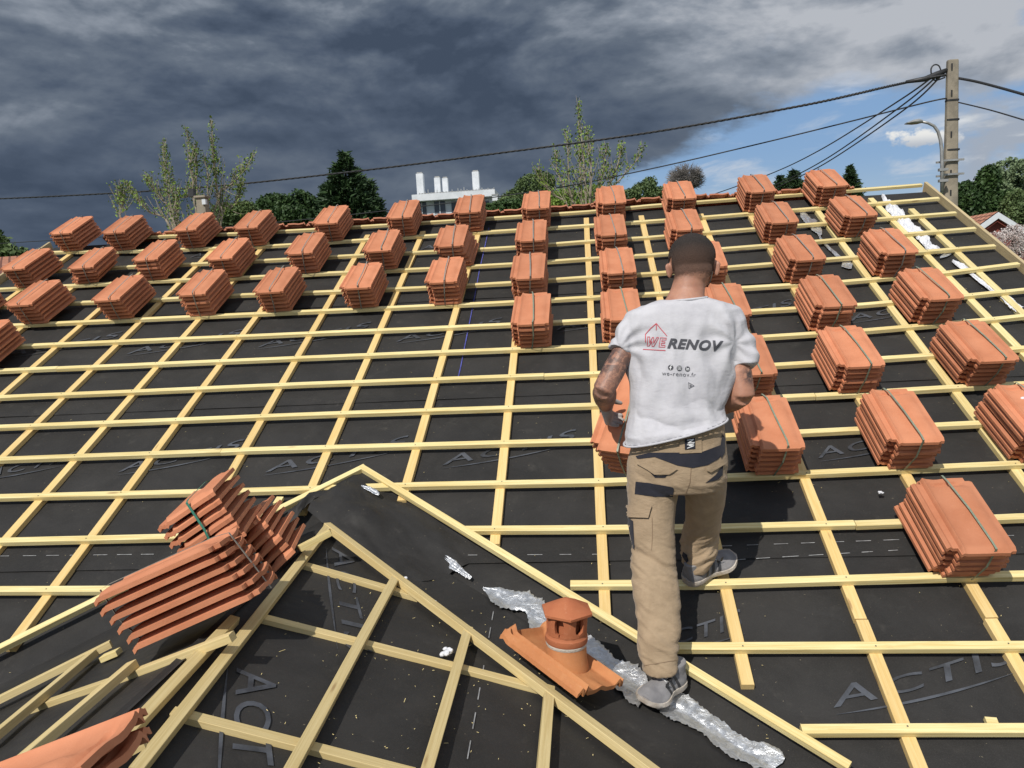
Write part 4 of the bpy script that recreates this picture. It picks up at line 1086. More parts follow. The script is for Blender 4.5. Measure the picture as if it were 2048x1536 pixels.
b = MB(); cr_ = superring(AT(1370, 594, 3.207), HX * .086 + HZ * .004, HY * .074 - HZ * .0, 40, 2.1)
cr_ = [p - HZ * (.010 if True else 0) + HZ * (.016 * (1 if p.y > 3.2 else 0)) * 0 for p in cr_]
b.tube(cr_ + [cr_[0]], .0055, 8); b.build('collar', M['shirt'], man, smooth=True)
# prints on the back
def shirt_text(body_, u, v, h, ang, material, shear=0, bold=0, spc=1.0, name='printed_lettering', width=None):
    vs, fs = text_mesh(body_, 1.0, shear, bold, spc); wx = max(p.x for p in vs); sc = h / .70; sxx = sc if width is None else width / wx
    ca_, sa_ = math.cos(ang), math.sin(ang)
    q = [(u + (p.x * sxx) * ca_ + (p.y * sc) * sa_, v + (p.x * sxx) * sa_ - (p.y * sc) * ca_) for p in vs]
    return drape(bvs, q, fs, .0022, name, M[material], shirt, edge=3.0)
def outline(pts, wd, close=False):
    """thin line as quads, in pixels"""
    vs = []; fs = []
    P_ = pts + ([pts[0]] if close else [])
    for (x0, y0_), (x1, y1_) in zip(P_, P_[1:]):
        L = math.hypot(x1 - x0, y1_ - y0_) or 1; nx_, ny_ = -(y1_ - y0_) / L * wd / 2, (x1 - x0) / L * wd / 2; ex, ey = (x1 - x0) / L * wd * .3, (y1_ - y0_) / L * wd * .3
        k = len(vs); vs += [(x0 - ex + nx_, y0_ - ey + ny_), (x1 + ex + nx_, y1_ + ey + ny_), (x1 + ex - nx_, y1_ + ey - ny_), (x0 - ex - nx_, y0_ - ey - ny_)]; fs.append((k, k + 1, k + 2, k + 3))
    return vs, fs
_o = shirt.location.copy(); shirt.location = _o
shirt_text('RENOV', 1334, 695.5, 18.5, .055, 'print_dark', .28, .045, 1.12, width=112)
def multi(lines, wd, name, material):
    vs = []; fs = []
    for pts in lines:
        a, c = outline(pts, wd); k = len(vs); vs += a; fs += [[i + k for i in f] for f in c]
    return drape(bvs, vs, fs, .0022, name, M[material], shirt, edge=3.0)
# red outline house and outlined WE
multi([[(1334, 672), (1312.5, 647), (1301, 657), (1291, 669), (1291, 684)], [(1286.5, 699), (1331, 701)],
       [(1312.5, 649), (1312.5, 660)]], 1.5, 'printed_emblem', 'print_red')
def poly_line(o, pts, sh=.2): return [(o[0] + x + (10 - y) * sh * .0 + (18 - y) * .16, o[1] + y) for x, y in pts]
Wp = [(0, 0), (4, 0), (5.5, 11), (9.5, 1), (12, 1), (13.5, 12), (18, 1), (22, 1), (15, 18.5), (11.5, 18.5), (9.6, 8), (5.6, 18), (2, 18), (0, 0)]
Ep = [(0, 0), (12, .6), (12, 4.4), (4, 4), (4, 7.5), (10.5, 7.8), (10.5, 11), (4, 10.8), (4, 14.8), (12, 15.2), (12, 19), (0, 18.4), (0, 0)]
multi([poly_line((1292.5, 674), Wp), poly_line((1318, 675.5), Ep)], 1.15, 'printed_emblem', 'print_red')
# three round icons, web address, cursor triangle
def disc(cx, cy, r, n=20): return [(cx + r * math.cos(2 * math.pi * k / n), cy + r * math.sin(2 * math.pi * k / n)) for k in range(n)]
vs = []; fs = []
for cx, cy in ((1341.5, 735), (1358.3, 736.6), (1375, 738)):
    k = len(vs); vs += disc(cx, cy, 5.3); fs.append(list(range(k, k + 20)))
drape(bvs, vs, fs, .0020, 'printed_icon', M['print_dark'], shirt, edge=2.5)
def on_top(lines, wd):
    vs = []; fs = []
    for pts in lines:
        a, c = outline(pts, wd); k = len(vs); vs += a; fs += [[i + k for i in f] for f in c]
    drape(bvs, vs, fs, .0032, 'printed_icon', M['print_white'], shirt, edge=2.5)
on_top([[(1343.6, 731.6), (1341.8, 731.8), (1341.4, 733.5), (1341.2, 739)], [(1339.3, 735), (1343.2, 735.2)]], 1.3)
on_top([[(1355.4, 733.6), (1361.2, 734), (1361, 739.6), (1355.3, 739.3), (1355.4, 733.6)], [(1357, 736.5), (1358.3, 735.2), (1359.6, 736.6), (1358.3, 738), (1357, 736.5)]], .7)
on_top([[(1372.6, 736.8), (1372.6, 740.5)], [(1372.6, 734.6), (1372.6, 735.5)], [(1375, 740.5), (1375, 737)], [(1375.2, 737.6), (1376.6, 736.8), (1377.7, 737.8), (1377.7, 740.6)]], 1.1)
shirt_text('we-renov.fr', 1323.5, 750.5, 8.6, .055, 'print_dark', 0, -.006, 1.12, width=68)
multi([[(1376.5, 765), (1377.5, 777), (1388.5, 771.5), (1376.5, 765)], [(1379.5, 769.5), (1380, 773.5), (1383.5, 771.5), (1379.5, 769.5)]], .9, 'printed_emblem', 'print_dark')

# --- trousers
def leg_fold(p, n):
    d = .0035 * fbm(V((p.x * 9 + 5, p.y * 9, p.z * 7)))
    for cz_, s_, a_ in ((AT(1310, 1118, 3.03).z, .085, .0085), (AT(1316, 1300, 2.86).z, .075, .0095), (AT(1400, 1105, 3.33).z, .05, .0090), (AT(1320, 1225, 2.9).z, .08, .004)):
        k = math.exp(-((p.z - cz_) / s_) ** 2)
        if cz_ == AT(1400, 1105, 3.33).z and p.x < AT(1365, 1100, 3.3).x: continue
        sgn = 1 if p.x < AT(1362, 1100, 3.2).x else -1
        q = p.z * 100 + sgn * p.x * 46 + 2.2 * fbm(V((p.x * 5, p.y * 5, p.z * 6)))
        sq = abs(math.sin(q * .5)) ** .7 * 1.7 - 1
        fz = fbm(V((p.x * 7 + sgn * p.z * 4, p.y * 6, p.z * 18 + sgn * p.x * 9)))
        d += a_ * k * (.9 - 2.4 * abs(fz)) * .75
    # crease under the seat
    kz = AT(1320, 965, 3.1).z
    d += .005 * math.exp(-((p.z - kz) / .05) ** 2) * (.6 - 1.8 * abs(fbm(V((p.x * 6, p.y * 5, p.z * 22 + abs(p.x - .1) * 12)))))
    return d
b = MB()
b.loft([tring(1358, 850, 86, 3.12, .118, tilt=(.02, 0)), tring(1356, 880, 90, 3.12, .122, tilt=(.015, 0)), tring(1354, 925, 97, 3.12, .135), tring(1354, 955, 97, 3.125, .138), tring(1354, 975, 88, 3.13, .125)])
def leg(rs): b.loft([superring(AT(u, v, yy), HX * hw * pxm(yy), (HY * .92 + HZ * .2) * d, 32, 2.15) for u, v, hw, yy, d in rs])
leg([(1306, 935, 50, 3.12, .125), (1305, 975, 50, 3.115, .120), (1303, 1010, 47.5, 3.10, .108), (1303, 1050, 46, 3.08, .100), (1307, 1090, 42, 3.05, .090), (1306, 1128, 43, 3.02, .090), (1311, 1170, 46, 2.98, .092), (1316, 1215, 45.5, 2.94, .088),
     (1319, 1262, 42, 2.89, .082), (1317, 1300, 39.5, 2.86, .080), (1319, 1322, 37, 2.84, .078), (1320, 1334, 36, 2.83, .076)])
leg([(1404, 935, 48, 3.14, .125), (1408, 970, 42, 3.17, .120), (1410, 1005, 37, 3.23, .105), (1406, 1040, 34, 3.29, .095), (1400, 1072, 34.5, 3.33, .088), (1397, 1098, 34, 3.33, .084), (1394, 1118, 30, 3.325, .078), (1392, 1136, 22.5, 3.32, .066)])
trs = remesh(b, 'trousers', M['khaki'], man, .006, 3, leg_fold)
bvt = bvh_of(trs)
def panel(pts, name, material, off=.0025): return drape(bvt, pts, [list(range(len(pts)))], off, name, M[material], trs, edge=6)
# waistband, black yoke, thigh band, pocket flaps
panel([(1272, 912), (1300, 905), (1345, 905), (1400, 905), (1440, 890), (1446, 890), (1446, 905), (1436, 918), (1415, 930), (1385, 936), (1355, 931), (1310, 914), (1275, 918)], 'yoke', 'navy')
panel([(1444, 868), (1449, 876), (1449, 905), (1442, 918), (1438, 900)], 'yoke', 'navy', .003)
panel([(1272, 963), (1300, 966), (1345, 974), (1348, 977), (1345, 994), (1310, 993), (1270, 988)], 'thigh_band', 'navy')
panel([(1257, 1035), (1267, 1042), (1270, 1100), (1262, 1092), (1256, 1060)], 'knee_pocket', 'navy', .003)
panel([(1367, 1103), (1375, 1110), (1378, 1122), (1374, 1126), (1365, 1112)], 'knee_pocket', 'navy', .003)
panel([(1257, 1010), (1303, 1010), (1297, 1035), (1262, 1034), (1254, 1028)], 'cargo_flap', 'khaki', .010)
panel([(1274, 917), (1330, 932), (1356, 937), (1338, 948), (1310, 948), (1276, 928)], 'pocket_flap', 'khaki', .008)
panel([(1410, 934), (1447, 922), (1444, 930), (1420, 944), (1412, 940)], 'pocket_flap', 'khaki', .008)
panel([(1300, 944), (1316, 952), (1335, 950), (1330, 955), (1310, 955)], 'pocket_opening', 'navy', .002)
panel([(1410, 966), (1430, 950), (1445, 930), (1444, 950), (1434, 960), (1424, 962)], 'pocket_opening', 'navy', .003)
panel([(1359, 883), (1402, 876), (1403, 905), (1359, 907)], 'belt_loop', 'khaki', .0055)
panel([(1300, 895), (1318, 892), (1318, 900), (1301, 901)], 'belt_loop', 'khaki', .0055)
lb = panel([(1368.5, 878), (1389, 875), (1389.5, 897), (1369, 899)], 'label_patch', 'navy', .0085)
def tdrape(lines, wd, off):
    vs = []; fs = []
    for pts in lines:
        a, c = outline(pts, wd); k = len(vs); vs += a; fs += [[i + k for i in f] for f in c]
    drape(bvt, vs, fs, off, 'printed_lettering', M['print_white'], trs, edge=4)
tdrape([[(1374, 879.5), (1386, 878), (1375, 885.5), (1387, 884)], [(1373.5, 889), (1386, 887), (1377, 890.5), (1386, 891), (1374, 896)]], 1.7, .0105)
# stitched seams
M['stitch'] = simple('stitching', (.24, .165, .10), (.2, .13, .08), 40, .9)
def seam(pts, name='seam'):
    vs, fs = outline(pts, 1.0); drape(bvt, vs, fs, .0022, name, M['stitch'], trs, edge=6)
seam([(1382, 936), (1380, 965), (1372, 985)]); seam([(1304, 1035), (1305, 1070), (1303, 1100)]); seam([(1284, 1332), (1355, 1320)]); seam([(1262, 1036), (1297, 1036), (1303, 1012)])

# --- shoes
def shoe(heel, toe, upv, wid, stripe_side, name='shoe'):
    L = (toe - heel); ln = L.length; f = L / ln; u_ = (V(upv) - f * V(upv).dot(f)).normalized(); s_ = f.cross(u_)      # s_ = to the right
    root = MB(); N_ = 22
    def prof(t): return wid * (.36 + .16 * math.sin(min(1, t / .25) * math.pi / 2) - .10 * math.exp(-((t - .42) / .16) ** 2) + .12 * math.exp(-((t - .70) / .18) ** 2)) * (math.sqrt(max(0, 1 - ((t - .80) / .215) ** 2)) if t > .80 else 1) * (math.sqrt(max(.0, 1 - ((.10 - t) / .115) ** 2)) if t < .10 else 1) + .004
    sole = MB(); rows = []
    for i in range(N_ + 1):
        t = i / N_; w_ = prof(t); spring = .018 * max(0, (t - .7) / .3) ** 2; th = .030 - .010 * t
        c = heel + f * (t * ln) + u_ * spring
        rows.append([c - s_ * w_ * .92, c + s_ * w_ * .92, c + s_ * w_ * 1.06 + u_ * th * .45, c + s_ * w_ * 1.0 + u_ * th, c - s_ * w_ * 1.0 + u_ * th, c - s_ * w_ * 1.06 + u_ * th * .45])
    sole.loft(rows); so = sole
    up_ = MB(); rows = []
    for i in range(N_ + 1):
        t = .02 + .95 * i / N_; w_ = prof(t) * .93; th = .028 - .010 * t + .018 * max(0, (t - .7) / .3) ** 2
        h = (.085 - .03 * math.exp(-((t - .12) / .12) ** 2) * .4) if t < .30 else .085 - .048 * min(1, (t - .30) / .42) - .022 * max(0, (t - .80) / .2)
        h *= min(1, .55 + t / .05); c = heel + f * (t * ln) + u_ * (th - .006)
        rows.append([c + s_ * w_ * math.cos(a) * (1 if math.sin(a) < .4 else .9) + u_ * h * max(0, math.sin(a)) ** .8 for a in [math.pi * k / 14 for k in range(15)]])
    up_.loft(rows)
    return so, up_, f, u_, s_, ln, prof
def make_shoe(heel, toe, upv, wid, side, ank):
    so, up_, f, u_, s_, ln, prof = shoe(heel, toe, upv, wid, side)
    sh = empty('shoe', heel); sh.parent = man; sh.location = heel - man.location
    def kid(b_, name, material, smooth=True, sharp=None):
        o = b_.build(name, material, None, smooth=smooth, sharp=sharp); o.parent = sh; o.location = -V(heel); return o
    kid(so, 'sole', M['sole'], True, 45)
    cl = MB(); c0 = heel + f * (.20 * ln) + u_ * .06
    cl.loft([superring(c0, f * .052, s_ * .036, 20, 2.1), superring(c0 + u_ * .025, f * .050, s_ * .035, 20, 2.1), superring(c0 + u_ * .046 - f * .006, f * .046, s_ * .034, 20, 2.1)]); 
    for v, q in ((cl.v, cl.f),):
        k = len(up_.v); up_.v += v; up_.f += [[i + k for i in g_] for g_ in q]; up_.uv += [None] * len(q)
    me_o = remesh(up_, 'upper', M['shoe'], None, .004, 3); me_o.parent = sh; me_o.location = -V(heel)
    bv = bvh_of(me_o)
    # three dark slanted stripes on the outer side
    for k in range(3):
        t0 = .30 + k * .12; st = MB(); vs = []
        for i in range(9):
            a = i / 8
            for e in (-.5, .5):
                tt = t0 + .10 * a + e * .055; src = heel + f * (tt * ln) + u_ * (.028 + .058 * a) + s_ * side * .12
                h, n_, i_, _ = bv.ray_cast(src, -s_ * side)
                if h is None: h = src - s_ * side * .08
                vs.append(h + s_ * side * .0018 + u_ * .0005)
        st.add(vs, [(2 * i, 2 * i + 1, 2 * i + 3, 2 * i + 2) for i in range(8)]); kid(st, 'stripe', M['shoe_dark'])
    lc = MB()
    for k in range(5):
        t = .34 + .055 * k; pts = []
        for a in (-.8, -.4, 0, .4, .8):
            src = heel + f * ((t + .01 * a) * ln) + s_ * a * .030 + u_ * .2; h, n_, i_, _ = bv.ray_cast(src, -u_)
            if h is not None: pts.append(h + u_ * .002)
        if len(pts) > 2: lc.tube(pts, .0022, 6)
    kid(lc, 'laces', M['print_white'])
    hk = MB(); c1 = heel + f * (.18 * ln) + u_ * .08
    hk.loft([superring(c1 - u_ * .03, f * .040, s_ * .030, 18, 2), superring(c1 + u_ * .02, f * .040, s_ * .031, 18, 2), superring(c1.lerp(ank, .6) + u_ * .02, f * .040, s_ * .036, 18, 2), superring(ank + V((0, 0, .05)), HX * .042, HY * .042, 18, 2)])
    hk.build('sock', M['sock'], man, smooth=True)
    return sh
hl = FP(1354, 1366, .012); tl = FP(1288, 1412, .020)
dv = (tl - hl).normalized()
make_shoe(hl - dv * .02, hl + dv * .225, V((-.02, -.25, .95)), .094, -1, ankL)
hr = PM(1378, 1164, .004); tr = PM(1448, 1126, .004); dv = (tr - hr).normalized()
make_shoe(hr - dv * .02, hr + dv * .255, RN + V((-.12, 0, .1)), .098, 1, ankR)
# --- glove on the left hand
b = MB(); hand(b, wrL, hdL, V((.93, .1, -.25)), -1, .0105, .75)
b.tube([wrL - hdL * .035, wrL, wrL + hdL * .03, wrL + hdL * .098], [(.036, .036), (.032, .034), (.024, .042), (.019, .044)], 16, flat=V((.93, .1, -.25)))
remesh(b, 'glove', M['glove'], man, .0035, 2)

# --- bundle he carries
yd = V((.34, .56, .74)).normalized(); nd = V((-.30, -.66, .52)); nd = (nd - yd * nd.dot(yd)).normalized()
tc_ = AT(1172, 893, 3.36)
bundle_at(tc_ - nd * (NT_ * PITCH) , yd, nd, 'clay tile bundle held tilted by the man at his left side', 'strap', shear=(0, 0), group='strapped bundles of clay tiles set out on the battens', jit=.002)

# ------------------------------------------------------------------ utility pole, street lamp, cables
PY = 16.0
def pole_ring(u, v, w_, dpt=.20):
    c = AT(u, v, PY); k = PY / FPX * w_ / 2
    return c, k
pt, kt = pole_ring(1905, 120, 24); pm_, km = pole_ring(1901, 400, 31)
ax_ = (pm_ - pt); gz = pt + V((0, 0, -1)) * pt.z
pole = empty('utility_pole', (pt.x, pt.y, 0)); tag(pole, 'tall weathered concrete utility pole beyond the right end of the ridge', 'pole')
b = MB(); rings = []
for z, k in ((0, .17), (pm_.z, .125), (pt.z - .02, .098), (pt.z, .090)):
    rings.append(superring(V((pt.x + (z / pt.z - 1) * .02, pt.y, z)), HX * k, HY * k * .6, 16, 5))
b.loft(rings); b.build('shaft', M['concrete'], pole, smooth=False)
for v in (201, 240, 300):
    c = AT(1904, v, PY); r = .095 + (pt.z - c.z) * .011; b = MB(); b.loft([superring(c + HZ * h, HX * (r + .010), HY * (r * .6 + .012), 16, 5) for h in (-.015, .015)]); b.build('band', M['rubber'], pole)
for v in (322, 350):
    c = AT(1901, v, PY); b = MB(); b.box(c + V((-.22, -.12, -.015)), (.42, 0, 0), (0, .03, 0), (0, 0, .035)); b.box(c + V((-.22, .09, -.015)), (.42, 0, 0), (0, .03, 0), (0, 0, .035)); b.build('bracket', M['galv'], pole)
for v in (132, 185, 268, 345, 385):
    c = AT(1906 - v * .01, v, PY - .09); b = MB(); b.box(c + V((-.02, 0, -.05)), (.03, 0, 0), (0, .004, 0), (0, 0, .10)); b.build('slot', M['rubber'], pole)
lamp = empty('street_lamp', AT(1883, 372, PY - .2)); tag(lamp, 'street lamp with a curved galvanised arm clamped to the concrete pole', 'street lamp')
b = MB(); b.tube([AT(u, v, PY - .2) for u, v in ((1884, 385), (1884, 330), (1883.5, 300), (1881, 280), (1876, 263), (1868, 252), (1856, 246), (1842, 243))], [.032] * 3 + [.03, .028, .026, .025, .024], 10); b.build('arm', M['galv'], lamp, smooth=True)
b = MB(); b.loft([superring(AT(u, v, PY - .2), HZ * hz, HY * hy, 14, 2.6) for u, v, hz, hy in ((1844, 243, .028, .05), (1836, 243, .045, .09), (1826, 244.5, .040, .11), (1812, 247, .012, .08))]); b.build('lamp_head', M['galv'], lamp, smooth=True, sharp=50)
for v in (340, 362):
    b = MB(); c = AT(1884, v, PY - .2); b.box(c + V((-.06, -.04, -.02)), (.16, 0, 0), (0, .08, 0), (0, 0, .05)); b.build('clamp', M['galv'], lamp)
def cable(pts, r, label, name='overhead_cable', twist=0):
    P_ = [AT(u, v, yy) for u, v, yy in pts]; out = []
    def cr(p0, p1, p2, p3, t): return .5 * ((2 * p1) + (p2 - p0) * t + (2 * p0 - 5 * p1 + 4 * p2 - p3) * t * t + (3 * p1 - p0 - 3 * p2 + p3) * t ** 3)
    n = 50 if twist else 10
    for i in range(len(P_) - 1):
        for k in range(n): out.append(cr(P_[max(i - 1, 0)], P_[i], P_[i + 1], P_[min(i + 2, len(P_) - 1)], k / n))
    out.append(P_[-1]); b = MB()
    if twist:
        d = 0
        for s_ in range(3):
            q = []
            for i, p in enumerate(out):
                a = i * 1.0 + s_ * 2.094; q.append(p + V((0, math.cos(a), math.sin(a))) * r * .75)
            b.tube(q, r * .62, 5)
    else: b.tube(out, r, 6)
    o = b.build(name, M['rubber'], None, smooth=True); tag(o, label, 'cable'); return o
cable([(1892, 150, PY), (1850, 157, PY), (1780, 172, 16.5), (1600, 212, 17), (1300, 265, 18.5), (1000, 306, 20), (700, 344, 21.5), (400, 375, 23), (100, 393, 24.5), (-150, 403, 26)], .021, 'thick twisted black cable crossing the whole sky from the pole to the left edge', twist=1)
cable([(1897, 197, PY), (1860, 203, PY), (1700, 243, 17), (1500, 292, 18), (1300, 338, 19), (1100, 378, 20.5), (850, 412, 22), (600, 440, 24), (300, 467, 26), (0, 487, 28), (-120, 492, 30)], .014, 'thin lower black cable leaving the pole below the twisted one')
cable([(1880, 142, PY), (1800, 200, 20), (1640, 300, 27), (1535, 350, 33), (1400, 398, 38)], .019, 'upper of three thin service cables fanning down left from the pole top')
cable([(1882, 145, PY), (1800, 214, 20), (1650, 319, 27), (1545, 372, 33), (1420, 420, 38)], .019, 'middle of three thin service cables fanning down left from the pole top')
cable([(1884, 150, PY), (1805, 222, 20), (1650, 327, 27), (1560, 372, 33), (1430, 440, 38)], .019, 'lowest of three thin service cables fanning down left from the pole top')
cable([(1914, 156, PY), (1960, 165, 15.5), (2048, 189, 14), (2150, 220, 12)], .026, 'black cable leaving the pole top to the right edge')
cable([(1914, 204, PY), (1980, 220, 15), (2048, 240, 14), (2150, 270, 12)], .013, 'thinner black cable leaving the pole to the right, below the other')
cable([(1890, 155, PY), (1868, 160, PY), (1862, 140, PY), (1868, 130, PY), (1878, 132, PY), (1882, 148, PY), (1872, 158, PY)], .014, 'small black cable loop at the pole top')
b = MB(); b.tube([AT(1894, 140, PY), AT(1875, 148, PY), AT(1850, 158, PY), AT(1812, 164, PY)], [.04, .055, .05, .03], 8); tag(b.build('cable_splice', M['rubber'], None, smooth=True), 'black taped cable splice where the thick cable meets the pole', 'cable splice')
for dv_ in (0, 6): 
    pass

# ------------------------------------------------------------------ trees
def cr4(p0, p1, p2, p3, t): return .5 * ((2 * p1) + (p2 - p0) * t + (2 * p0 - 5 * p1 + 4 * p2 - p3) * t * t + (3 * p1 - p0 - 3 * p2 + p3) * t ** 3)
def rv(r_): return V((r_.uniform(-1, 1), r_.uniform(-1, 1), r_.uniform(-1, 1)))
def leafq(b, p, s, r_, slim=.6):
    a = rv(r_).normalized(); c = a.cross(rv(r_)).normalized()
    a, c = a * s, c * s * slim; b.add([p - a, p + c, p + a, p - c], [(0, 1, 2, 3)])
def spring_tree(name, stems, yy, label, seed, leaf=.036, dens=.66, mt='leaf_spring', bark='bark', group=None, tw=1.0):
    """stems: polylines in pixels, bottom to top, all at about depth yy"""
    r_ = random.Random(seed); wood_ = MB(); lv = MB(); base = AT(stems[0][0][0], stems[0][0][1], yy); root = empty(name, (base.x, base.y, 0))
    fork = V((base.x, base.y, max(.5, base.z - 2.2)))
    wood_.tube([V((base.x, base.y, 0)), fork], [.12, .07], 8)
    for st in stems:
        d = r_.uniform(-.8, .8); P_ = [AT(u, v, yy + d) for u, v in st]; P_ = [fork] + P_
        out = []
        for i in range(len(P_) - 1):
            for k in range(8):
                q = cr4(P_[max(i - 1, 0)], P_[i], P_[i + 1], P_[min(i + 2, len(P_) - 1)], k / 8); out.append(q + rv(r_) * .012)
        out.append(P_[-1]); n = len(out); wood_.tube(out, [.026 * (1 - i / n) ** .8 + .006 for i in range(n)], 5)
        for i, p in enumerate(out):
            t = i / n
            if t < .18: continue
            d0 = (out[min(i + 1, n - 1)] - out[i - 1]).normalized()
            for k in range(2):
                if r_.random() > .85 * dens: continue
                L = (.25 + .75 * (1 - t)) * r_.uniform(.5, 1.3) * tw; dd = (d0 * 1.1 + V((r_.uniform(-1, 1), r_.uniform(-1, 1), r_.uniform(-.1, .5))) * .8).normalized()
                q = [p]; 
                for s_ in range(4): dd = (dd + V((0, 0, .16)) + rv(r_) * .12).normalized(); q.append(q[-1] + dd * L / 4)
                wood_.tube(q, [.009, .008, .006, .005, .003], 4)
                for m_ in range(int(15 * L * dens + 3)):
                    tt = r_.uniform(.2, 1) * 4; a = int(min(3, tt)); c = q[a].lerp(q[a + 1], tt - a) + rv(r_) * .06; leafq(lv, c, leaf * r_.uniform(.6, 1.3), r_)
            for m_ in range(int(9 * dens * (1 if t > .55 else .25))): leafq(lv, p + rv(r_) * .11, leaf * r_.uniform(.6, 1.2), r_)
    wood_.build('trunk', M[bark], root); lv.build('crown', M[mt], root); tag(root, label, 'tree', group); return root
spring_tree('poplar_tree', [[(352, 470), (345, 430), (336, 380), (330, 340), (326, 293)], [(360, 465), (352, 420), (340, 370), (334, 330), (329, 296)], [(392, 455), (388, 400), (384, 350), (378, 300), (375, 260)], [(398, 455), (394, 390), (392, 330), (390, 300)],
                            [(440, 455), (437, 400), (430, 350), (425, 300), (424, 248)], [(436, 440), (432, 380), (429, 330), (427, 270)], [(435, 400), (450, 378), (472, 360), (490, 338), (505, 316)], [(344, 440), (325, 400), (305, 375), (293, 355)],
                            [(340, 455), (300, 425), (275, 400), (258, 372)], [(250, 455), (246, 420), (243, 398), (241, 378)], [(352, 420), (372, 395), (380, 385)], [(438, 430), (462, 415), (478, 390), (482, 372)], [(370, 460), (410, 420), (415, 350), (408, 320)]],
            20, 'thin spring-green poplar with several upright stems behind the left half of the ridge', 3, tw=.85)
spring_tree('poplar_tree', [[(1163, 430), (1162, 380), (1160, 320), (1158, 270), (1156, 214)], [(1172, 430), (1170, 370), (1166, 310), (1161, 250)], [(1150, 430), (1140, 380), (1136, 320), (1135, 268)], [(1180, 420), (1195, 380), (1208, 330), (1212, 295)],
                            [(1185, 420), (1215, 380), (1235, 330), (1243, 302)], [(1195, 410), (1235, 365), (1265, 330), (1284, 303)], [(1150, 420), (1130, 380), (1115, 340), (1112, 310)], [(1140, 425), (1108, 390), (1085, 365), (1075, 345)], [(1180, 395), (1182, 340), (1178, 300), (1175, 262)]],
            20, 'thin spring-green poplar with one tall upright stem behind the middle of the ridge', 5, tw=.9)
def crown_tree(name, blobs, yy, label, mt, seed, n=2600, s=.16, trunk=(0, 0), bark='bark_dark', group=None, gaps=.12, branches=0, slim=.6, big=None):
    """leaf clumps spread through an uneven volume given as blobs (u, v, ru, rv) in pixels"""
    BIG = max(.10, yy * .0045)
    r_ = random.Random(seed); k = yy / FPX; cu = sum(q[0] for q in blobs) / len(blobs); c0 = AT(cu, max(q[1] for q in blobs), yy); root = empty(name, (c0.x, c0.y, 0))
    lv = MB(); vol = sum(q[2] * q[3] for q in blobs)
    for u, v, ru, rv_ in blobs:
        c = AT(u, v, yy) + HY * r_.uniform(-.3, .3) * ru * k; m_ = int(n * ru * rv_ / vol)
        for i in range(m_):
            d = rv(r_)
            while not .05 < d.length < 1: d = rv(r_)
            d = d.normalized() * (d.length ** .45)
            q = c + V((d.x * ru * k, d.y * ru * k * .8, d.z * rv_ * k))
            f = noise.noise(q * (1.6 / (BIG * 8)) + V((seed, 0, 0))); q += d.normalized() * f * .28 * min(ru, rv_) * k
            if noise.noise(q * (1.2 / (BIG * 5))) < -gaps * 2.2 and d.length > .5: continue
            for m2 in range(3): leafq(lv, q + rv(r_) * s * 1.2, s * r_.uniform(.5, 1.15), r_, slim)
    zl = min(AT(q[0], q[1] + q[3] * .6, yy).z for q in blobs); wide = (max(q[0] + q[2] for q in blobs) - min(q[0] - q[2] for q in blobs)) * k * .46      # lower skirts down to the ground
    for i in range(int(n * .5)):
        d = rv(r_); q = V((c0.x + d.x * wide * .95, c0.y + 1.2 + d.y * wide * .4, zl * r_.random() ** .8))
        if noise.noise(q * .9) > -.25: 
            for m2 in range(3): leafq(lv, q + rv(r_) * s * 1.6, s * r_.uniform(.9, 1.7), r_, slim)
    wd = MB(); base = V((c0.x, c0.y, 0)); top = AT(cu, min(q[1] for q in blobs) + 10, yy); wd.tube([base, base.lerp(top, .5), top], [.28, .18, .03], 8)
    for u, v, ru, rv_ in blobs: wd.tube([base.lerp(top, .45), AT(u, v, yy)], [.10, .03], 6)
    wd.build('trunk', M[bark], root); lv.build('crown', M[mt], root); tag(root, label, 'tree', group); return root
def conifer(name, u, vt_, vb, w_, yy, label, mt, seed, layers=26, s=.3):
    r_ = random.Random(seed); k = yy / FPX; top = AT(u, vt_, yy); bot = AT(u, vb, yy); root = empty(name, (top.x, yy, 0)); lv = MB(); H = top.z - bot.z
    for j in range(layers):
        t = (j + .5) / layers; z = top.z - H * t; R_ = w_ * k * .5 * (t ** .8) * (1 + .25 * noise.noise(V((j * .9, seed, 0)))); nb = int(5 + 9 * t)
        for i in range(nb):
            a = r_.uniform(0, 2 * math.pi); L = R_ * r_.uniform(.75, 1.15); d = V((math.cos(a), math.sin(a), r_.uniform(.02, .35)))
            for m_ in range(int(7 + L / s * 6)):
                tt = r_.random() ** .6; p = V((top.x, top.y, z)) + d * L * tt + rv(r_) * s * .5 * (1.1 - tt * .6); q = (d * .8 + rv(r_) * .6).normalized() * s * r_.uniform(.5, 1.2); c = q.cross(rv(r_)).normalized() * s * .22
                lv.add([p - c, p + q - c * .2, p + q + c * .2, p + c], [(0, 1, 2, 3)])
    wd = MB(); wd.tube([V((top.x, yy, 0)), V((top.x, yy, bot.z)), top], [.3, .2, .02], 8); wd.build('trunk', M['bark_dark'], root); lv.build('crown', M[mt], root); tag(root, label, 'tree'); return root
def pine(parts, yy, label, seed):
    root = None
    for i, (u, vt_, vb, w_, ly) in enumerate(parts):
        c = conifer('pine_tree', u, vt_, vb, w_, yy + i * .6, label, 'leaf_pine', seed + i, ly, .34)
        if root is None: root = c
        else:
            for ch in list(c.children):
                wl = V(c.location); ch.parent = root; ch.location = wl - root.location if False else ch.location + (wl - root.location); ch.name = 'crown' if ch.name.startswith('crown') else 'limb'
            bpy.data.objects.remove(c)
pine([(688, 306, 480, 150, 26), (740, 362, 470, 62, 16), (655, 366, 470, 80, 16), (715, 338, 460, 60, 14)], 42, 'big dark ragged pine behind the ridge, left of the white building', 60)
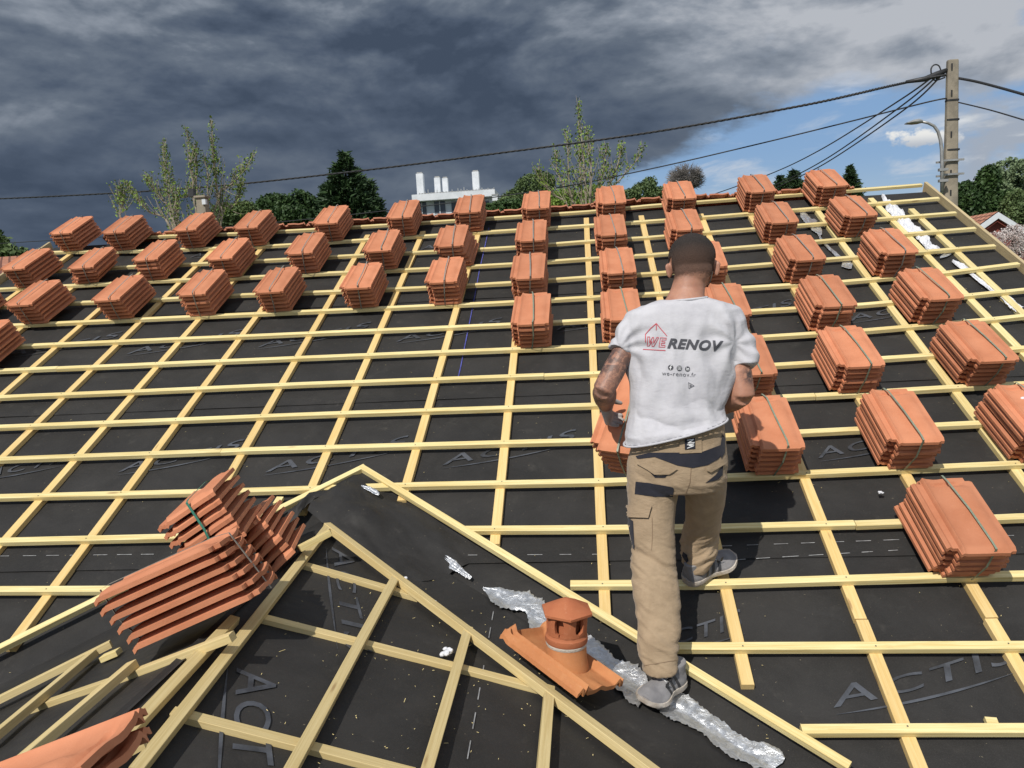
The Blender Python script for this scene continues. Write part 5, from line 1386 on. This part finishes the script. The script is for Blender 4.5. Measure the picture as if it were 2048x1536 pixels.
crown_tree('broadleaf_tree', [(560, 415, 46, 26), (600, 410, 34, 24), (520, 430, 36, 24), (585, 440, 70, 26), (480, 442, 30, 20)], 46, 'dark green leafy trees tucked left of the big pine', 'leaf_dark', 12, 8000, .12)
crown_tree('shrub_tree', [(455, 435, 34, 26), (490, 425, 22, 22), (430, 450, 30, 20)], 30, 'mid-green bushy tree beside the stems of the left poplar', 'leaf_olive', 13, 3500, .07, gaps=.3)
crown_tree('broadleaf_tree', [(1060, 375, 30, 24), (1030, 400, 26, 22), (1090, 365, 22, 22), (1010, 412, 26, 14), (1050, 405, 40, 20)], 45, 'loose grey-green tree right of the white building', 'leaf_olive', 14, 4200, .085, gaps=.4)
crown_tree('shrub_tree', [(1020, 418, 50, 16), (985, 420, 20, 12), (1090, 412, 50, 16)], 40, 'low dark shrubbery just over the ridge right of the white building', 'leaf_dark', 15, 4000, .10)
crown_tree('broadleaf_tree', [(1135, 405, 36, 24), (1190, 400, 34, 26), (1225, 395, 20, 20)], 32, 'light green bushes around the foot of the middle poplar', 'leaf_spring', 16, 3500, .05, gaps=.36)
crown_tree('broadleaf_tree', [(1290, 385, 28, 20), (1320, 392, 26, 18), (1260, 392, 16, 14), (1300, 365, 12, 10)], 55, 'sparse grey-green trees between two ridge bundles right of the middle poplar', 'leaf_olive', 17, 2600, .09, gaps=.4)
# bare round-headed tree: real twigs
def bare_tree(name, u, v, ru, rv_, yy, label, seed):
    r_ = random.Random(seed); k = yy / FPX; c = AT(u, v, yy); root = empty(name, (c.x, c.y, 0)); wd = MB(); o = c - HZ * rv_ * k
    wd.tube([V((c.x, c.y, 0)), o], [.3, .22], 8)
    for i in range(260):
        d = rv(r_).normalized(); d.z = abs(d.z) * 1.1 - .15; e = c + V((d.x * ru * k, d.y * ru * k, d.z * rv_ * k)); m_ = o.lerp(e, .5) + HZ * .12 * rv_ * k; q = [o, o.lerp(m_, .6), m_, e + rv(r_) * .15]
        wd.tube(q, [.06, .04, .028, .012], 4)
        for j in range(10): a = m_.lerp(e, r_.random()); wd.tube([a, a + (d + rv(r_) * .9).normalized() * .35], [.012, .006], 3)
    wd.build('branches', M['leaf_grey'], root); tag(root, label, 'tree')
bare_tree('bare_tree', 1371, 362, 33, 30, 50, 'bare round-headed tree standing behind the ridge above the person', 4)
conifer('fir_tree', 1587, 341, 400, 62, 48, 'small dark fir left of the last ridge bundle but one at the right', 'leaf_pine', 21, 16, .22)
conifer('fir_tree', 1560, 352, 400, 40, 48, 'smaller dark fir top beside another fir, right end of the ridge', 'leaf_pine', 22, 12, .22)
conifer('fir_tree', 1700, 331, 400, 46, 46, 'dark fir tip right of the rightmost ridge bundle', 'leaf_pine', 23, 18, .20)
crown_tree('broadleaf_tree', [(2010, 368, 52, 40), (2050, 390, 44, 60), (1975, 392, 30, 34), (2040, 350, 24, 20)], 52, 'big rounded hazy pale green tree at the right picture edge', 'leaf_hazed', 31, 12000, .11, gaps=.08)
crown_tree('broadleaf_tree', [(1970, 380, 22, 44), (1985, 420, 36, 34), (1955, 410, 26, 30)], 44, 'dark narrow tree in front of the pale round one, right of the pole', 'leaf_dark', 32, 6500, .11)
crown_tree('broadleaf_tree', [(1930, 385, 18, 18), (1925, 410, 22, 26), (1945, 425, 22, 20), (1870, 405, 22, 14)], 46, 'dark green trees low beside the concrete pole', 'leaf_dark', 33, 5000, .11)
crown_tree('broadleaf_tree', [(2035, 430, 30, 40), (2048, 465, 20, 30), (2020, 445, 22, 20)], 34, 'bright green leafy tree behind the red gable at the right edge', 'leaf_olive', 34, 6000, .07, gaps=.12)
crown_tree('cherry_tree', [(2030, 465, 22, 16), (2010, 488, 30, 22), (2040, 500, 22, 22), (1990, 478, 14, 12), (2060, 480, 22, 30)], 22, 'pink-white blossoming tree in front of the red gable', 'blossom', 35, 2600, .024, gaps=.42)
crown_tree('broadleaf_tree', [(10, 500, 20, 14), (35, 508, 28, 8), (4, 482, 10, 14), (-20, 500, 30, 24)], 50, 'distant green tree at the left picture edge', 'leaf_olive', 36, 700, .2, gaps=.3)

# ------------------------------------------------------------------ buildings beyond
bY = 60.0
apt = empty('apartment_building', (AT(900, 430, bY).x, bY, 0)); tag(apt, 'white flat-roofed apartment building with four white chimneys behind the ridge', 'building')
def facade(u0, v0, u1, v1, d=0.0, th=6, name='wall', material='white', parent=apt, yy=bY):
    a = AT(u0, v1, yy - d); c = AT(u1, v0, yy - d); b = MB(); b.box((a.x, yy - d, a.z), (c.x - a.x, 0, 0), (0, th, 0), (0, 0, c.z - a.z)); return b.build(name, M[material], parent)
zb0 = AT(900, 470, bY).z
a = AT(836, 400, bY); c = AT(985, 400, bY); ztop = AT(880, 401, bY).z
b = MB(); b.box((a.x, bY, 0), (c.x - a.x, 0, 0), (0, 9, 0), (0, 0, ztop)); b.build('wall', M['white'], apt)
b = MB(); zt1 = AT(880, 388, bY).z; b.box((a.x - .3, bY - .8, ztop - .02), (c.x - a.x + .6, 0, 0), (0, 10, 0), (0, 0, zt1 - ztop)); b.build('roof_slab', M['white'], apt)
for u0, u1, v0, v1 in ((838, 852, 404, 445), (870, 890, 402, 428), (905, 925, 402, 440), (935, 950, 402, 430), (962, 978, 402, 440)):
    w0 = AT(u0, v1, bY); w1 = AT(u1, v0, bY); b = MB(); b.box((w0.x, bY - .06, w0.z), (w1.x - w0.x, 0, 0), (0, .1, 0), (0, 0, w1.z - w0.z)); fo = b.build('window', M['glass'], apt)
    b = MB(); mx = (w0.x + w1.x) / 2; b.box((mx - .03, bY - .10, w0.z), (.06, 0, 0), (0, .04, 0), (0, 0, w1.z - w0.z)); b.box((w0.x - .05, bY - .12, w0.z - .06), (w1.x - w0.x + .1, 0, 0), (0, .06, 0), (0, 0, .06)); b.build('frame', M['white'], fo)
for u, vt_, vb, w_ in ((841, 349, 394, 14), (876, 357, 391, 12), (891.5, 358, 391, 11), (952, 345, 388, 13.5)):
    p0 = AT(u, vb, bY + 2); p1 = AT(u, vt_, bY + 2); hw2 = w_ / 2 * bY / FPX; b = MB(); b.box((p1.x - hw2, bY + 1.5, p0.z - .3), (hw2 * 2, 0, 0), (0, hw2 * 2, 0), (0, 0, p1.z - p0.z + .3)); ch = b.build('chimney', M['white'], apt)
    b = MB(); b.box((p1.x - hw2 * .8, bY + 1.6, p1.z), (hw2 * 1.6, 0, 0), (0, hw2 * 1.6, 0), (0, 0, .12)); b.build('chimney_cap', M['galv'], ch)
b = MB()
for i in range(26):
    u = 838 + i * 6; p = AT(u, 391, bY + 1); h = .25 + .35 * rnd.random(); b.box((p.x, bY + 1, zt1 - .02), (.05, 0, 0), (0, .05, 0), (0, 0, h))
p = AT(838, 390, bY + 1); b.box((p.x, bY + 1, zt1 + .22), (6.0, 0, 0), (0, .04, 0), (0, 0, .05)); b.build('roof_railing', M['galv'], apt)
ann = empty('building_annex', (AT(990, 400, 58).x, 58, 0)); tag(ann, 'small white rooftop box at the right end of the apartment building', 'building')
p0 = AT(985, 404, 58); p1 = AT(995, 390, 58); b = MB(); b.box((p0.x, 58, 0), (p1.x - p0.x, 0, 0), (0, .5, 0), (0, 0, p1.z)); b.build('wall', M['white'], ann)
b = MB(); b.box((p0.x - .04, 57.96, p1.z), (p1.x - p0.x + .08, 0, 0), (0, .6, 0), (0, 0, .08)); b.build('cap', M['galv'], ann)
# short brick post with a lantern-like box on the ridge line, left
st_ = empty('chimney_stack', (AT(401, 420, 12).x, 12, 0)); tag(st_, 'slim brown masonry stack with a small black box, among the left poplar stems', 'chimney')
p0 = AT(401, 430, 12); p1 = AT(400, 395, 12); b = MB(); b.box((p1.x - .07, 12, 0), (.14, 0, 0), (0, .14, 0), (0, 0, p1.z)); b.build('stack', M['concrete'], st_)
b = MB(); b.box((p1.x - .095, 11.97, p1.z), (.19, 0, 0), (0, .2, 0), (0, 0, .03)); b.build('cap', M['concrete'], st_)
b = MB(); q = AT(409, 404, 12); b.box((q.x - .03, 11.97, q.z - .04), (.06, 0, 0), (0, .06, 0), (0, 0, .08)); b.build('bracket', M['white'], st_)
b = MB(); q = AT(383, 386, 12); b.box((q.x - .045, 11.97, q.z - .06), (.09, 0, 0), (0, .09, 0), (0, 0, .12)); b.tube([q + V((0, .04, -.06)), p1 + V((0, .07, .02))], .012, 6); b.build('box', M['rubber'], st_)
# neighbour's tiled roof, far left
nb = empty('neighbour_house', (AT(10, 540, 14).x - 2, 14, 0)); tag(nb, 'neighbouring house with an old pinkish tiled roof at the left picture edge', 'house')
r1 = AT(60, 520, 19); r0 = AT(-160, 524, 19); f1 = AT(75, 566, 14.5); f0 = AT(-220, 570, 14.5)
b = MB(); f1.z = f0.z; r1.z = r0.z; r1.y = r0.y; f1.y = f0.y; W1 = f1.x - f0.x
b.add([f0, f1, r1, r0], [(0, 1, 2, 3)], [[(0, 0), (W1, 0), (W1, 4.5), (0, 4.5)]])
bk = V((0, 9, 0)); b.add([r0, r1, f1 + bk, f0 + bk], [(0, 1, 2, 3)], [[(0, 0), (W1, 0), (W1, 4.5), (0, 4.5)]]); b.build('roof', M['roof_far'], nb)
b = MB(); b.box((f0.x + .4, f0.y + .5, 0), (W1 - .8, 0, 0), (0, 7.6, 0), (0, 0, f0.z - .05)); b.build('wall', M['wall'], nb)
# neighbour's red gable, far right
gx = 26.0; g0 = AT(1988, 424, gx); gl = AT(1935, 462, gx); gr_ = AT(2075, 462, gx); hz = g0.z; ez = gl.z; half = (g0.x - gl.x)
gh = empty('neighbour_house', (g0.x, gx, 0)); tag(gh, 'neighbouring house with a red gable and dappled white bargeboards, right of the verge', 'house')
sl = V((half, 0, hz - ez)); half2 = 2.2; drop = (hz - ez) / half * half2
b = MB(); b.add([(g0.x - half2, gx, 0), (g0.x + half2, gx, 0), (g0.x + half2, gx, hz - drop), (g0.x, gx, hz - .05), (g0.x - half2, gx, hz - drop)], [(0, 1, 2, 3, 4)])
b.box((g0.x - half2, gx + .02, 0), (half2 * 2, 0, 0), (0, 8, 0), (0, 0, hz - drop - .05)); b.build('wall', M['brick'], gh)
for s_ in (-1, 1):
    b = MB(); e = V((g0.x + s_ * (half2 + .3), gx - .25, hz - drop * (half2 + .3) / half2)); t = V((g0.x, gx - .25, hz)); n_ = V((0, 9, 0)); L = (t - e).length
    b.add([e, t, t + n_, e + n_] if s_ < 0 else [t, e, e + n_, t + n_], [(0, 1, 2, 3)], [[(0, 0), (L, 0), (L, 9), (0, 9)]]); b.build('roof', M['roof_far'], gh)
    b = MB(); b.box(e + V((0, -.03, -.22)), t - e, V((0, .04, 0)), V((0, 0, .19))); b.build('bargeboard', M['white'], gh)
b = MB(); lf = V((g0.x - half2 - 2.6, gx + 3.0, hz - drop * 1.05)); b.add([lf, lf + V((3.2, 0, 0)), lf + V((3.4, 3.4, 1.35)), lf + V((.8, 3.4, 1.35))], [(0, 1, 2, 3)], [[(0, 0), (3, 0), (3, 3), (0, 3)]]); b.build('roof', M['roof_far'], gh)
# flashing at the left verge
b = MB(); P0 = [PM(u, v, h) for u, v, h in ((108, 484, .05), (135, 468, .12), (140, 480, .0), (112, 492, 0))]; b.add(P0, [(0, 1, 2, 3)]); b.add([p + RN * .01 for p in P0], [(3, 2, 1, 0)]); b.build('verge_flashing', M['galv'], house)
foil_strip([(18, 552, 8), (28, 545, 16), (34, 556, 10), (44, 562, 10), (50, 566, 4)], 'foil_scrap', 'grey metal scrap at the left verge between two tile bundles', 'foil scrap', .02, fn=FM, seed=41)

# far tree line closing the horizon
b = MB(); r_ = random.Random(77)
for i in range(15000):
    a = r_.uniform(-1, 1); x = a * 150; y = 95 + 14 * r_.random() - abs(a) * 30; h = 3.6 + 1.2 * noise.noise(V((x * .08, 3, 0))) + .6 * noise.noise(V((x * .4, 7, 0)))
    leafq(b, V((x, y, h * r_.random() ** .7)), r_.uniform(.35, .8), r_)
o = b.build('distant_wood', M['leaf_dark']); tag(o, kind='stuff')
